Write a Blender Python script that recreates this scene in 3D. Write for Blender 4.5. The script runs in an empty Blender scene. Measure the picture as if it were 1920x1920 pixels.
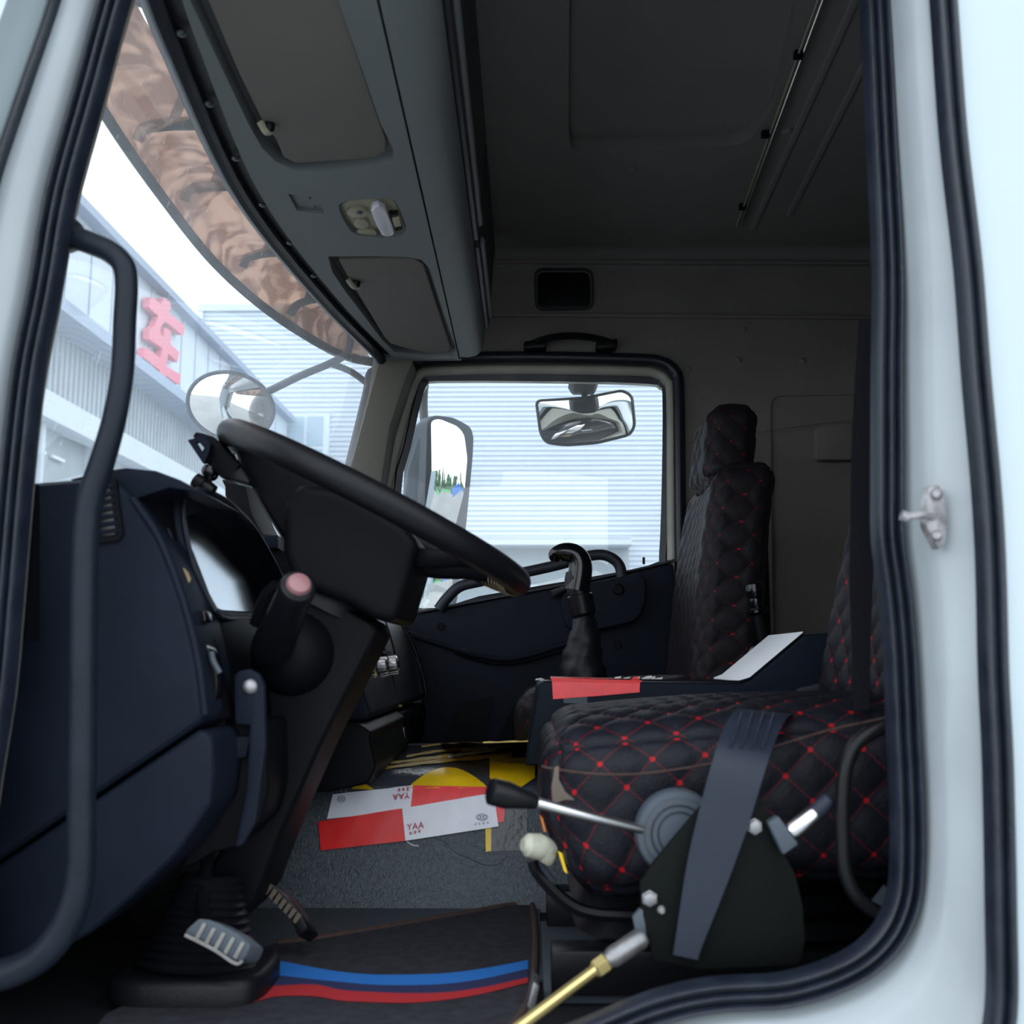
import bpy, bmesh, math, random
from mathutils import Vector, Matrix
random.seed(7)
S = bpy.context.scene
COL = S.collection

# ------------------------------------------------------------------ camera
F = 1950.0                      # focal length in pixels of the 1920 frame
CAMP = Vector((0.0, -1.1, 1.6))
P_ = math.atan(280 / F); A_ = math.atan(30 * math.cos(P_) / F)
CR = Vector((math.cos(A_), math.sin(A_), 0))
CF = Vector((-math.sin(A_) * math.cos(P_), math.cos(A_) * math.cos(P_), math.sin(P_)))
CU = CR.cross(CF)
cam = bpy.data.objects.new('camera', bpy.data.cameras.new('camera'))
COL.objects.link(cam)
cam.matrix_world = Matrix(((CR.x, CU.x, -CF.x, CAMP.x), (CR.y, CU.y, -CF.y, CAMP.y), (CR.z, CU.z, -CF.z, CAMP.z), (0, 0, 0, 1)))
cam.data.sensor_width = 36; cam.data.lens = F / 1920 * 36
cam.data.clip_start = 0.02; cam.data.clip_end = 500
cam.data.dof.use_dof = True; cam.data.dof.focus_distance = 2.7; cam.data.dof.aperture_fstop = 5.6
S.camera = cam
S.view_settings.view_transform = 'Standard'; S.view_settings.look = 'None'
S.view_settings.exposure = 0.0; S.view_settings.gamma = 1.0; S.view_settings.use_curve_mapping = False

# ------------------------------------------------------------------ sky (even overcast)
wd = bpy.data.worlds.new('overcast'); S.world = wd; wd.use_nodes = True
wn = wd.node_tree; wn.nodes.clear()
wo = wn.nodes.new('ShaderNodeOutputWorld'); wb = wn.nodes.new('ShaderNodeBackground')
tc = wn.nodes.new('ShaderNodeTexCoord'); ns = wn.nodes.new('ShaderNodeTexNoise'); rp = wn.nodes.new('ShaderNodeValToRGB')
ns.inputs['Scale'].default_value = 1.6; ns.inputs['Detail'].default_value = 4
rp.color_ramp.elements[0].color = (0.80, 0.90, 1.0, 1); rp.color_ramp.elements[1].color = (0.93, 0.98, 1.0, 1)
wn.links.new(tc.outputs['Generated'], ns.inputs['Vector']); wn.links.new(ns.outputs['Fac'], rp.inputs['Fac'])
wn.links.new(rp.outputs['Color'], wb.inputs['Color']); wb.inputs['Strength'].default_value = 2.8
wn.links.new(wb.outputs[0], wo.inputs[0])

# ------------------------------------------------------------------ pixel helpers
def ray(px, py): return CR * ((px - 960) / F) - CU * ((py - 960) / F) + CF
def W(px, py, D):
    d = ray(px, py); return CAMP + d * (D / d.y)
def WZ(px, py, z):
    d = ray(px, py); return CAMP + d * ((z - CAMP.z) / d.z)
def WX(px, py, x):
    d = ray(px, py); return CAMP + d * ((x - CAMP.x) / d.x)
def lerp(a, b, t): return a + (b - a) * t

# ------------------------------------------------------------------ materials
MATS = {}
def nodes(name):
    m = bpy.data.materials.new(name); m.use_nodes = True; MATS[name] = m
    nt = m.node_tree; return m, nt, nt.nodes['Principled BSDF']
def mat(name, col, rough=0.5, metal=0.0, bump=0.0, bscale=400, var=0.0, vscale=6, coat=0.0, spec=0.5, emit=None, es=1.0):
    m, nt, b = nodes(name)
    b.inputs['Base Color'].default_value = (*col, 1); b.inputs['Roughness'].default_value = rough
    b.inputs['Metallic'].default_value = metal; b.inputs['Coat Weight'].default_value = coat
    b.inputs['Specular IOR Level'].default_value = spec
    if emit:
        b.inputs['Emission Color'].default_value = (*emit, 1); b.inputs['Emission Strength'].default_value = es
    tcn = nt.nodes.new('ShaderNodeTexCoord')
    if bump:
        n = nt.nodes.new('ShaderNodeTexNoise'); n.inputs['Scale'].default_value = bscale
        bp = nt.nodes.new('ShaderNodeBump'); bp.inputs['Strength'].default_value = bump; bp.inputs['Distance'].default_value = 0.002
        nt.links.new(tcn.outputs['Object'], n.inputs['Vector']); nt.links.new(n.outputs['Fac'], bp.inputs['Height'])
        nt.links.new(bp.outputs['Normal'], b.inputs['Normal'])
    if var:
        n = nt.nodes.new('ShaderNodeTexNoise'); n.inputs['Scale'].default_value = vscale; n.inputs['Detail'].default_value = 6
        r = nt.nodes.new('ShaderNodeValToRGB')
        r.color_ramp.elements[0].position = .3; r.color_ramp.elements[1].position = .7
        r.color_ramp.elements[0].color = (*[c * (1 - var) for c in col], 1); r.color_ramp.elements[1].color = (*[min(1, c * (1 + var)) for c in col], 1)
        nt.links.new(tcn.outputs['Object'], n.inputs['Vector']); nt.links.new(n.outputs['Fac'], r.inputs['Fac'])
        nt.links.new(r.outputs['Color'], b.inputs['Base Color'])
        r2 = nt.nodes.new('ShaderNodeMapRange'); r2.inputs['To Min'].default_value = max(0.05, rough - .12); r2.inputs['To Max'].default_value = min(1, rough + .12)
        nt.links.new(n.outputs['Fac'], r2.inputs['Value']); nt.links.new(r2.outputs['Result'], b.inputs['Roughness'])
    return m
mat('dash', (.0075, .0108, .0195), .48, bump=.25, bscale=900, var=.15, vscale=9, spec=.09)
mat('dash_deep', (.0036, .0043, .0060), .5, bump=.15, bscale=900, spec=.09)
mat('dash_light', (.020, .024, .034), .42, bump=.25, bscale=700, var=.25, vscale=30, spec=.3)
mat('gloss_black', (.004, .004, .005), .15, spec=.4)
mat('rubber', (.0085, .0125, .022), .38, bump=.2, bscale=200, var=.25, vscale=25, spec=.5)
mat('rubber_matte', (.005, .0055, .008), .42, bump=.2, bscale=300, spec=.22)
mat('paint', (.42, .495, .535), .32, var=.03, vscale=3, coat=.2)
mat('paint_shaded', (.31, .345, .37), .38, var=.10, vscale=5, coat=.2)  # darker copy of the body paint; the jamb's shade is in the colour
mat('cream', (.40, .40, .34), .5, var=.12, vscale=9)
mat('headliner', (.185, .178, .172), .9, bump=.4, bscale=600, var=.06, vscale=4, spec=.2)
mat('sidewall', (.185, .175, .155), .85, bump=.3, bscale=500, var=.08, vscale=5, spec=.2)
mat('trim_grey', (.145, .16, .165), .55, bump=.25, bscale=800, var=.05, vscale=4, spec=.3)
mat('trim_midgrey', (.09, .10, .10), .6)  # mid grey of the console box, shield brackets and mirror stems
mat('trim_dark', (.022, .025, .027), .5, bump=.2, bscale=800)
mat('visor_grey', (.15, .14, .128), .8, bump=.35, bscale=1000, var=.04, vscale=5, spec=.2)
mat('lamp_beige', (.30, .28, .20), .45, var=.1)
mat('frosted', (.62, .60, .66), .25)
mat('silver', (.78, .78, .80), .28, metal=1.0)
mat('steel', (.26, .26, .27), .42, metal=.8, var=.3, vscale=40)
mat('brass', (.62, .50, .22), .35, metal=.9)
mat('black_plastic', (.005, .0055, .007), .33, spec=.2)
mat('bracket', (.004, .0055, .0052), .6, bump=.2, bscale=300, spec=.08)
mat('grey_plastic', (.060, .075, .095), .5, spec=.3)
mat('belt', (.018, .023, .038), .45, bump=.3, bscale=700, spec=.25)
mat('belt_dark', (.005, .0055, .009), .65, bump=.3, bscale=700, spec=.2)
mat('pink', (.26, .12, .13), .4)
mat('red_tape', (.80, .004, .006), .35, var=.1, vscale=30)
mat('red_soft', (.90, .07, .08), .4, var=.1, vscale=40)
mat('white_tape', (.84, .86, .95), .35, var=.06, vscale=20)
mat('red_ink', (.45, .03, .05), .5)
mat('grey_ink', (.35, .36, .42), .5)
mat('yellow', (.85, .55, .01), .33, var=.12, vscale=20)
mat('yellow_worn', (.62, .42, .09), .3, var=.3, vscale=30)
mat('tape_dark', (.018, .021, .032), .25, bump=.5, bscale=90)
mat('tape_sheen', (.05, .056, .075), .16, bump=.5, bscale=90)  # black tape painted lighter, with the window's sheen in its colour
mat('vinyl', (.062, .078, .095), .38, bump=.9, bscale=260, var=.35, vscale=140, spec=.35)
mat('mat_fabric', (.040, .040, .050), .95, bump=.8, bscale=900, var=.25, vscale=60, spec=.1)
mat('mat_edge', (.055, .030, .026), .9, bump=.8, bscale=500, var=.3, vscale=120)
mat('blue', (.01, .16, .55), .85, bump=.5, bscale=700)
mat('navy', (.012, .018, .085), .9, bump=.5, bscale=700)
mat('mat_red', (.42, .012, .018), .85, bump=.5, bscale=700)
mat('beige_strip', (.10, .08, .06), .7)
mat('paper', (.7, .7, .7), .7)
mat('twine', (.30, .22, .12), .9, bump=.6, bscale=200)
mat('cream_knob', (.45, .45, .36), .4, var=.2, vscale=40)
mat('mesh_trim', (.15, .145, .125), .8, bump=.5, bscale=500, spec=.2)
mat('metal_sheet', (.56, .635, .72), .45, var=.03, vscale=.3)
mat('panel_white', (.56, .64, .71), .6, var=.03, vscale=.3)
mat('panel_grey', (.36, .42, .46), .7, var=.12, vscale=1.5)
mat('far_glass', (.30, .42, .52), .15)
mat('fascia', (.30, .38, .50), .6)
mat('sign_red', (.72, .17, .23), .5)
mat('concrete', (.36, .37, .37), .85, var=.15, vscale=.6)
mat('asphalt', (.30, .31, .31), .9, var=.15, vscale=.4)
mat('truck_blue', (.03, .20, .62), .5)
mat('truck_green', (.08, .5, .18), .5)
mat('conifer', (.05, .12, .06), .9, var=.4, vscale=1.5)
mat('bark', (.10, .07, .05), .9)
mat('orange', (.6, .16, .02), .5)
mat('gauge', (.02, .02, .025), .5)
mat('gauge_mark', (.5, .5, .5), .5)
mat('bar_rubber', (.0085, .0125, .020), .42, bump=.2, bscale=200, var=.2, vscale=20, spec=.18)
mat('white_plastic', (.88, .90, .95), .5)
mat('rib_worn', (.20, .195, .18), .5, var=.2, vscale=60)
mat('rusty', (.30, .29, .30), .5, metal=.5, var=.5, vscale=70)
mat('floor_black', (.012, .013, .016), .7, bump=.5, bscale=200, spec=.15)
mat('screw', (.10, .11, .12), .35, metal=.6)
m, nt, b = nodes('mirror'); b.inputs['Base Color'].default_value = (.86, .88, .88, 1); b.inputs['Metallic'].default_value = 1; b.inputs['Roughness'].default_value = .02
# glass: thin pane = clear + dust film + reflection
def glass(name, dust, streak=False, tint=(1, 1, 1)):
    m = bpy.data.materials.new(name); m.use_nodes = True; MATS[name] = m
    nt = m.node_tree; nt.nodes.clear()
    out = nt.nodes.new('ShaderNodeOutputMaterial')
    tr = nt.nodes.new('ShaderNodeBsdfTransparent'); tr.inputs[0].default_value = (*tint, 1)
    df = nt.nodes.new('ShaderNodeBsdfDiffuse'); df.inputs[0].default_value = (.75, .78, .80, 1)
    tl = nt.nodes.new('ShaderNodeBsdfTranslucent'); tl.inputs[0].default_value = (.75, .78, .82, 1)
    ad = nt.nodes.new('ShaderNodeMixShader'); ad.inputs[0].default_value = .7
    gl = nt.nodes.new('ShaderNodeBsdfGlossy'); gl.inputs['Roughness'].default_value = .01
    fr = nt.nodes.new('ShaderNodeFresnel'); fr.inputs[0].default_value = 1.45
    m1 = nt.nodes.new('ShaderNodeMixShader'); m2 = nt.nodes.new('ShaderNodeMixShader')
    L = nt.links.new
    L(df.outputs[0], ad.inputs[1]); L(tl.outputs[0], ad.inputs[2])
    L(tr.outputs[0], m1.inputs[1]); L(ad.outputs[0], m1.inputs[2])
    tcn = nt.nodes.new('ShaderNodeTexCoord')
    n = nt.nodes.new('ShaderNodeTexNoise'); n.inputs['Scale'].default_value = 3; n.inputs['Detail'].default_value = 8
    L(tcn.outputs['Object'], n.inputs['Vector'])
    mr = nt.nodes.new('ShaderNodeMapRange'); mr.inputs['From Min'].default_value = .3; mr.inputs['From Max'].default_value = .7
    mr.inputs['To Min'].default_value = dust * .5; mr.inputs['To Max'].default_value = dust * 1.5
    L(n.outputs['Fac'], mr.inputs['Value']); fac = mr.outputs['Result']
    if streak:
        for rot, sc in (((0.35, .1, 0), (130, 130, 4)), ((-.55, .0, .2), (150, 150, 5))):
            mp = nt.nodes.new('ShaderNodeMapping'); mp.inputs['Scale'].default_value = sc; mp.inputs['Rotation'].default_value = rot
            n2 = nt.nodes.new('ShaderNodeTexNoise'); n2.inputs['Scale'].default_value = 1; n2.inputs['Detail'].default_value = 2
            L(tcn.outputs['Object'], mp.inputs['Vector']); L(mp.outputs['Vector'], n2.inputs['Vector'])
            r = nt.nodes.new('ShaderNodeMapRange'); r.inputs['From Min'].default_value = .70; r.inputs['From Max'].default_value = .78
            r.inputs['To Min'].default_value = 0; r.inputs['To Max'].default_value = streak
            L(n2.outputs['Fac'], r.inputs['Value'])
            mx = nt.nodes.new('ShaderNodeMath'); mx.operation = 'ADD'; L(fac, mx.inputs[0]); L(r.outputs['Result'], mx.inputs[1]); fac = mx.outputs[0]
    L(fac, m1.inputs[0])
    L(m1.outputs[0], m2.inputs[1]); L(gl.outputs[0], m2.inputs[2]); L(fr.outputs[0], m2.inputs[0])
    L(m2.outputs[0], out.inputs[0]); return m
glass('windscreen', .20, .45); glass('side_glass', .05, .06); glass('clear', .01); MATS['clear'].node_tree.nodes['Glossy BSDF'].inputs['Roughness'].default_value = .16
def tinted(name, col, col2, mixf):
    m = bpy.data.materials.new(name); m.use_nodes = True; MATS[name] = m
    nt = m.node_tree; nt.nodes.clear(); L = nt.links.new
    out = nt.nodes.new('ShaderNodeOutputMaterial')
    tcn = nt.nodes.new('ShaderNodeTexCoord'); n = nt.nodes.new('ShaderNodeTexNoise'); n.inputs['Scale'].default_value = 9; n.inputs['Detail'].default_value = 1.5; n.inputs['Distortion'].default_value = 1.6
    r = nt.nodes.new('ShaderNodeValToRGB'); r.color_ramp.elements[0].position = .42; r.color_ramp.elements[1].position = .58
    r.color_ramp.elements[0].color = (*col, 1); r.color_ramp.elements[1].color = (*col2, 1)
    L(tcn.outputs['Object'], n.inputs['Vector']); L(n.outputs['Fac'], r.inputs['Fac'])
    tl = nt.nodes.new('ShaderNodeBsdfTranslucent'); tr = nt.nodes.new('ShaderNodeBsdfTransparent'); gl = nt.nodes.new('ShaderNodeBsdfGlossy'); gl.inputs['Roughness'].default_value = .08
    L(r.outputs['Color'], tl.inputs[0]); L(r.outputs['Color'], tr.inputs[0])
    a = nt.nodes.new('ShaderNodeMixShader'); a.inputs[0].default_value = mixf; L(tl.outputs[0], a.inputs[1]); L(tr.outputs[0], a.inputs[2])
    c = nt.nodes.new('ShaderNodeMixShader'); c.inputs[0].default_value = .12; L(a.outputs[0], c.inputs[1]); L(gl.outputs[0], c.inputs[2])
    L(c.outputs[0], out.inputs[0])
tinted('smoked_brown', (.15, .075, .05), (.33, .20, .145), .5)
# quilted seat cover: diamond stitching in metres of UV
def quilt_mat(name, col, thread, dia, line_w, knot, lf):
    m, nt, b = nodes(name); L = nt.links.new
    uv = nt.nodes.new('ShaderNodeUVMap'); uv.uv_map = 'UVMap'
    sp = nt.nodes.new('ShaderNodeSeparateXYZ'); L(uv.outputs[0], sp.inputs[0])
    def mth(op, a, bb=None, c=None):
        n = nt.nodes.new('ShaderNodeMath'); n.operation = op
        for i, x in enumerate((a, bb, c)):
            if x is None: continue
            if isinstance(x, (int, float)): n.inputs[i].default_value = x
            else: L(x, n.inputs[i])
        return n.outputs[0]
    su = mth('ADD', mth('DIVIDE', sp.outputs[0], dia), mth('DIVIDE', sp.outputs[1], dia))
    sv = mth('SUBTRACT', mth('DIVIDE', sp.outputs[0], dia), mth('DIVIDE', sp.outputs[1], dia))
    def dist(x): return mth('MULTIPLY', mth('ABSOLUTE', mth('SUBTRACT', mth('FRACT', mth('ADD', x, .5)), .5)), dia)
    da, db = dist(su), dist(sv)
    ln = mth('LESS_THAN', mth('MINIMUM', da, db), line_w)
    kn = mth('LESS_THAN', mth('ADD', mth('POWER', da, 2), mth('POWER', db, 2)), knot * knot)
    f = mth('MAXIMUM', mth('MULTIPLY', ln, lf), kn)
    mx = nt.nodes.new('ShaderNodeMix'); mx.data_type = 'RGBA'; L(f, mx.inputs['Factor'])
    mx.inputs[6].default_value = (*col, 1); mx.inputs[7].default_value = (*thread, 1)
    L(mx.outputs[2], b.inputs['Base Color'])
    b.inputs['Roughness'].default_value = .5; b.inputs['Specular IOR Level'].default_value = .16
    tcn = nt.nodes.new('ShaderNodeTexCoord'); n = nt.nodes.new('ShaderNodeTexNoise'); n.inputs['Scale'].default_value = 260
    L(tcn.outputs['Object'], n.inputs['Vector'])
    bp = nt.nodes.new('ShaderNodeBump'); bp.inputs['Strength'].default_value = .45; bp.inputs['Distance'].default_value = .002
    L(n.outputs['Fac'], bp.inputs['Height']); L(bp.outputs['Normal'], b.inputs['Normal'])
QD = .068
quilt_mat('quilt', (.0090, .0095, .0145), (.36, .007, .012), QD, .0011, .0052, .22)
quilt_mat('quilt_far', (.0125, .011, .014), (.25, .009, .015), QD, .0010, .0036, .16)

# ------------------------------------------------------------------ mesh builder
OFF = {}
class MB:
    def __init__(s): s.v = []; s.f = []; s.uv = {}
    def add(s, vs, fs):
        o = len(s.v); s.v += [Vector(v) for v in vs]; s.f += [tuple(i + o for i in f) for f in fs]; return s
    def slab(s, pts, vec):
        n = len(pts); vec = Vector(vec); pts = [Vector(p) for p in pts]
        fs = [tuple(range(n)), tuple(range(2 * n - 1, n - 1, -1))] + [(i, (i + 1) % n, n + (i + 1) % n, n + i) for i in range(n)]
        return s.add(pts + [p + vec for p in pts], fs)
    def prism(s, px, D0, D1): return s.slab([W(x, y, D0) for x, y in px], (0, D1 - D0, 0))
    def box(s, lo, hi):
        (a, b, c), (d, e, f) = lo, hi
        return s.slab([(a, b, c), (d, b, c), (d, b, f), (a, b, f)], (0, e - b, 0))
    def obox(s, c, ax, ay, az):
        c, ax, ay, az = map(Vector, (c, ax, ay, az))
        return s.slab([c - ax - ay - az, c + ax - ay - az, c + ax - ay + az, c - ax - ay + az], ay * 2)
    def grid(s, rows, cu=False, cv=False):
        nr, nc = len(rows), len(rows[0]); vs = [p for r in rows for p in r]; fs = []
        for i in range(nr if cu else nr - 1):
            for j in range(nc if cv else nc - 1):
                a, b = i * nc, ((i + 1) % nr) * nc; k = (j + 1) % nc
                fs.append((a + j, a + k, b + k, b + j))
        return s.add(vs, fs)
    def tube(s, pts, r, n=10, closed=False, sub=5, flat=None):
        P = smooth(pts, sub, closed) if sub > 1 else [Vector(p) for p in pts]
        m = len(P); rr = r if isinstance(r, (list, tuple)) else None
        rows = []; up = None
        for i, p in enumerate(P):
            a = P[(i - 1) % m] if (closed or i > 0) else p; b = P[(i + 1) % m] if (closed or i < m - 1) else p
            t = (b - a).normalized()
            if up is None:
                up = Vector((0, 0, 1)) if abs(t.z) < .9 else Vector((1, 0, 0))
            e1 = (up - t * up.dot(t)).normalized(); up = e1; e2 = t.cross(e1)
            if rr:
                u = i / (m - 1) * (len(rr) - 1); k = min(int(u), len(rr) - 2); R = lerp(rr[k], rr[k + 1], u - k)
            else: R = r
            rows.append([p + (e1 * math.cos(q) * R + e2 * math.sin(q) * R * (flat or 1)) for q in [2 * math.pi * j / n for j in range(n)]])
        o = len(s.v); s.grid(rows, closed, True)
        if not closed:
            s.f.append(tuple(o + j for j in range(n))); s.f.append(tuple(o + (m - 1) * n + j for j in reversed(range(n))))
        return s
    def lathe(s, p0, p1, prof, n=20):
        p0, p1 = Vector(p0), Vector(p1); t = (p1 - p0); L = t.length; t.normalize()
        u = Vector((0, 0, 1)) if abs(t.z) < .9 else Vector((1, 0, 0))
        e1 = (u - t * u.dot(t)).normalized(); e2 = t.cross(e1)
        rows = [[p0 + t * (a * L) + (e1 * math.cos(q) + e2 * math.sin(q)) * max(r, 1e-5) for q in [2 * math.pi * j / n for j in range(n)]] for a, r in prof]
        o = len(s.v); s.grid(rows, False, True)
        s.f.append(tuple(o + j for j in range(n))); s.f.append(tuple(o + (len(rows) - 1) * n + j for j in reversed(range(n))))
        return s
    def strip(s, path, prof, closed=False, axis=(0, 1, 0)):
        """sweep a profile (in-plane normal offset, offset along axis) along a planar path"""
        ax = Vector(axis); m = len(path); rows = []
        for i, p in enumerate(path):
            a = path[(i - 1) % m] if (closed or i > 0) else p; b = path[(i + 1) % m] if (closed or i < m - 1) else p
            t = (b - a); t -= ax * t.dot(ax); t.normalize(); nrm = t.cross(ax)
            rows.append([p + nrm * u + ax * v for u, v in prof])
        o = len(s.v); k = len(prof); s.grid(rows, closed, True)
        if not closed:
            s.f.append(tuple(o + j for j in range(k))); s.f.append(tuple(o + (m - 1) * k + j for j in reversed(range(k))))
        return s
    def ribbon(s, A, B, th, sub=5):
        """a thin band between two edge curves, with thickness vector th"""
        A = smooth(A, sub); B = smooth(B, sub); th = Vector(th)
        rows = [[a, b, b + th, a + th] for a, b in zip(A, B)]
        o = len(s.v); s.grid(rows, False, True)
        s.f.append((o, o + 1, o + 2, o + 3)); e = o + (len(rows) - 1) * 4; s.f.append((e + 3, e + 2, e + 1, e)); return s
    def build(s, name, m, parent=None, bevel=0, seg=2, smooth_=True, sharp=35, recalc=True):
        bm = bmesh.new(); vs = [bm.verts.new(v) for v in s.v]; fl = []
        for f in s.f:
            try: fl.append(bm.faces.new([vs[i] for i in f]))
            except ValueError: fl.append(None)
        if s.uv:
            ul = bm.loops.layers.uv.new('UVMap')
            for i, f in enumerate(fl):
                if f and i in s.uv:
                    for l, q in zip(f.loops, s.uv[i]): l[ul].uv = q
        if recalc: bmesh.ops.recalc_face_normals(bm, faces=bm.faces)
        if bevel:
            es = [e for e in bm.edges if len(e.link_faces) == 2 and e.calc_face_angle(0) > math.radians(28)]
            try: bmesh.ops.bevel(bm, geom=es, offset=bevel, segments=seg, affect='EDGES', profile=.6, clamp_overlap=True)
            except Exception: pass
        me = bpy.data.meshes.new(name)
        if smooth_:
            for f in bm.faces: f.smooth = True
            for e in bm.edges:
                if len(e.link_faces) == 2 and e.calc_face_angle(0) > math.radians(sharp): e.smooth = False
        if parent is not None: off = OFF[parent]
        else:
            xs = [v.co for v in bm.verts]
            off = Vector(((min(p.x for p in xs) + max(p.x for p in xs)) / 2, (min(p.y for p in xs) + max(p.y for p in xs)) / 2, min(p.z for p in xs)))
        for v in bm.verts: v.co -= off
        bm.to_mesh(me); bm.free()
        me.materials.append(MATS[m])
        o = bpy.data.objects.new(name, me); COL.objects.link(o); OFF[o] = off
        if parent is not None: o.parent = parent
        else: o.location = off
        return o
def smooth(pts, n=5, closed=False):
    pts = [Vector(p) for p in pts]; m = len(pts)
    if m < 3 or n <= 1: 
        return pts if m != 2 else [pts[0].lerp(pts[1], i / n) for i in range(n + 1)]
    out = []
    for i in range(m if closed else m - 1):
        p0 = pts[(i - 1) % m] if (closed or i > 0) else pts[0] * 2 - pts[1]
        p1, p2 = pts[i], pts[(i + 1) % m]
        p3 = pts[(i + 2) % m] if (closed or i < m - 2) else pts[-1] * 2 - pts[-2]
        for k in range(n):
            t = k / n
            out.append(.5 * ((2 * p1) + (p2 - p0) * t + (2 * p0 - 5 * p1 + 4 * p2 - p3) * t * t + (3 * p1 - p0 - 3 * p2 + p3) * t ** 3))
    if not closed: out.append(pts[-1])
    return out
def PX(pts, D, n=1, closed=False):
    q = [W(p[0], p[1], p[2] if len(p) > 2 else D) for p in pts]
    return smooth(q, n, closed) if n > 1 else q
def rounded(pts, r, n=4):
    """round the corners of a closed 2D polygon"""
    out = []; m = len(pts)
    for i in range(m):
        p0, p1, p2 = Vector(pts[i - 1]), Vector(pts[i]), Vector(pts[(i + 1) % m])
        d0 = (p0 - p1); d2 = (p2 - p1); k0 = min(r, d0.length * .45); k2 = min(r, d2.length * .45)
        a = p1 + d0.normalized() * k0; b = p1 + d2.normalized() * k2
        for j in range(n + 1):
            t = j / n; out.append(tuple((1 - t) ** 2 * a + 2 * t * (1 - t) * p1 + t * t * b))
    return out
def tag(o, label, cat, group=None):
    o['label'] = label; o['category'] = cat
    if group: o['group'] = group
    return o
def thing(name, label, cat, loc, group=None):
    o = bpy.data.objects.new(name, None); COL.objects.link(o); o.empty_display_size = .05
    o.location = loc; OFF[o] = Vector(loc); return tag(o, label, cat, group)
def struct(o, label=None):
    o['kind'] = 'structure'
    if label: o['label'] = label
    return o
def holed(outer, inners, vec=None):
    """planar face with holes (triangulated), optional thickness"""
    bm = bmesh.new(); es = []
    for lp in [outer] + inners:
        vs = [bm.verts.new(p) for p in lp]
        for i in range(len(vs)): es.append(bm.edges.new((vs[i], vs[(i + 1) % len(vs)])))
    bmesh.ops.triangle_fill(bm, use_beauty=True, use_dissolve=False, edges=es)
    bm.verts.index_update(); mb = MB()
    vs = [v.co.copy() for v in bm.verts]; fs = [tuple(v.index for v in f.verts) for f in bm.faces]
    bm.free(); mb.add(vs, fs)
    if vec is not None:
        vec = Vector(vec); n = len(vs); mb.add([v + vec for v in vs], fs)
        k = 0
        for lp in [outer] + inners:
            c = len(lp)
            mb.f += [(k + i, k + (i + 1) % c, n + k + (i + 1) % c, n + k + i) for i in range(c)]
            k += c
    return mb
def rbox(size, r, res, fn, quilt=0.0, dia=QD):
    """rounded box with box UVs in metres; fn maps local points to world; quilting puffs the faces"""
    hx, hy, hz = [s / 2 for s in size]; mb = MB(); H = (hx, hy, hz)
    for ax in range(3):
        for sg in (-1, 1):
            u, v = (ax + 1) % 3, (ax + 2) % 3
            nu = max(2, int(2 * H[u] / res)); nv = max(2, int(2 * H[v] / res)); o = len(mb.v); uvs = []
            for i in range(nu + 1):
                for j in range(nv + 1):
                    p = [0, 0, 0]; p[ax] = sg * H[ax]; p[u] = -H[u] + 2 * H[u] * i / nu; p[v] = -H[v] + 2 * H[v] * j / nv
                    uu, vv = p[u], p[v]
                    q = [max(-H[k] + r, min(H[k] - r, p[k])) for k in range(3)]
                    d = Vector([p[k] - q[k] for k in range(3)])
                    if d.length > 1e-9:
                        nrm = d.normalized(); w = Vector(q) + nrm * r
                    else: nrm = Vector(); w = Vector(p)
                    if quilt:
                        a = (uu + vv) / dia; b_ = (uu - vv) / dia
                        da = abs((a + .5) % 1 - .5); db = abs((b_ + .5) % 1 - .5)
                        h = min(1, min(da, db) / .28); h = h * (2 - h)
                        ed = min(H[u] - abs(uu), H[v] - abs(vv)); h *= min(1, ed / .014)
                        w = w + (nrm if nrm.length else Vector([sg if k == ax else 0 for k in range(3)])) * (quilt * h)
                    mb.v.append(fn(w)); uvs.append((uu, vv))
            for i in range(nu):
                for j in range(nv):
                    a = i * (nv + 1) + j; ids = [a, a + nv + 1, a + nv + 2, a + 1]
                    mb.uv[len(mb.f)] = [uvs[k] for k in ids]; mb.f.append(tuple(o + k for k in ids))
    return mb
def finish_rbox(mb, name, m, parent):
    o = mb.build(name, m, parent, sharp=180)
    me = o.data; bm = bmesh.new(); bm.from_mesh(me); bmesh.ops.remove_doubles(bm, verts=bm.verts, dist=.0004)
    bmesh.ops.recalc_face_normals(bm, faces=bm.faces)
    for e in bm.edges: e.smooth = True
    for f in bm.faces: f.smooth = True
    bm.to_mesh(me); bm.free(); return o
def screw(c, r, nrm, parent, name='screw', m='screw'):
    c, nrm = Vector(c), Vector(nrm).normalized()
    mb = MB(); mb.lathe(c - nrm * .002, c + nrm * r * .5, [(0, r), (.5, r), (.85, r * .75), (1, r * .35)], 14)
    return mb.build(name, m, parent)

# ================================================================== THE SETTING: ground
ZF = 1.15                                     # cab floor
g = MB(); g.box((-60, -40, -.2), (90, 80, 0)); struct(g.build('ground', 'asphalt', smooth_=False))

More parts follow.
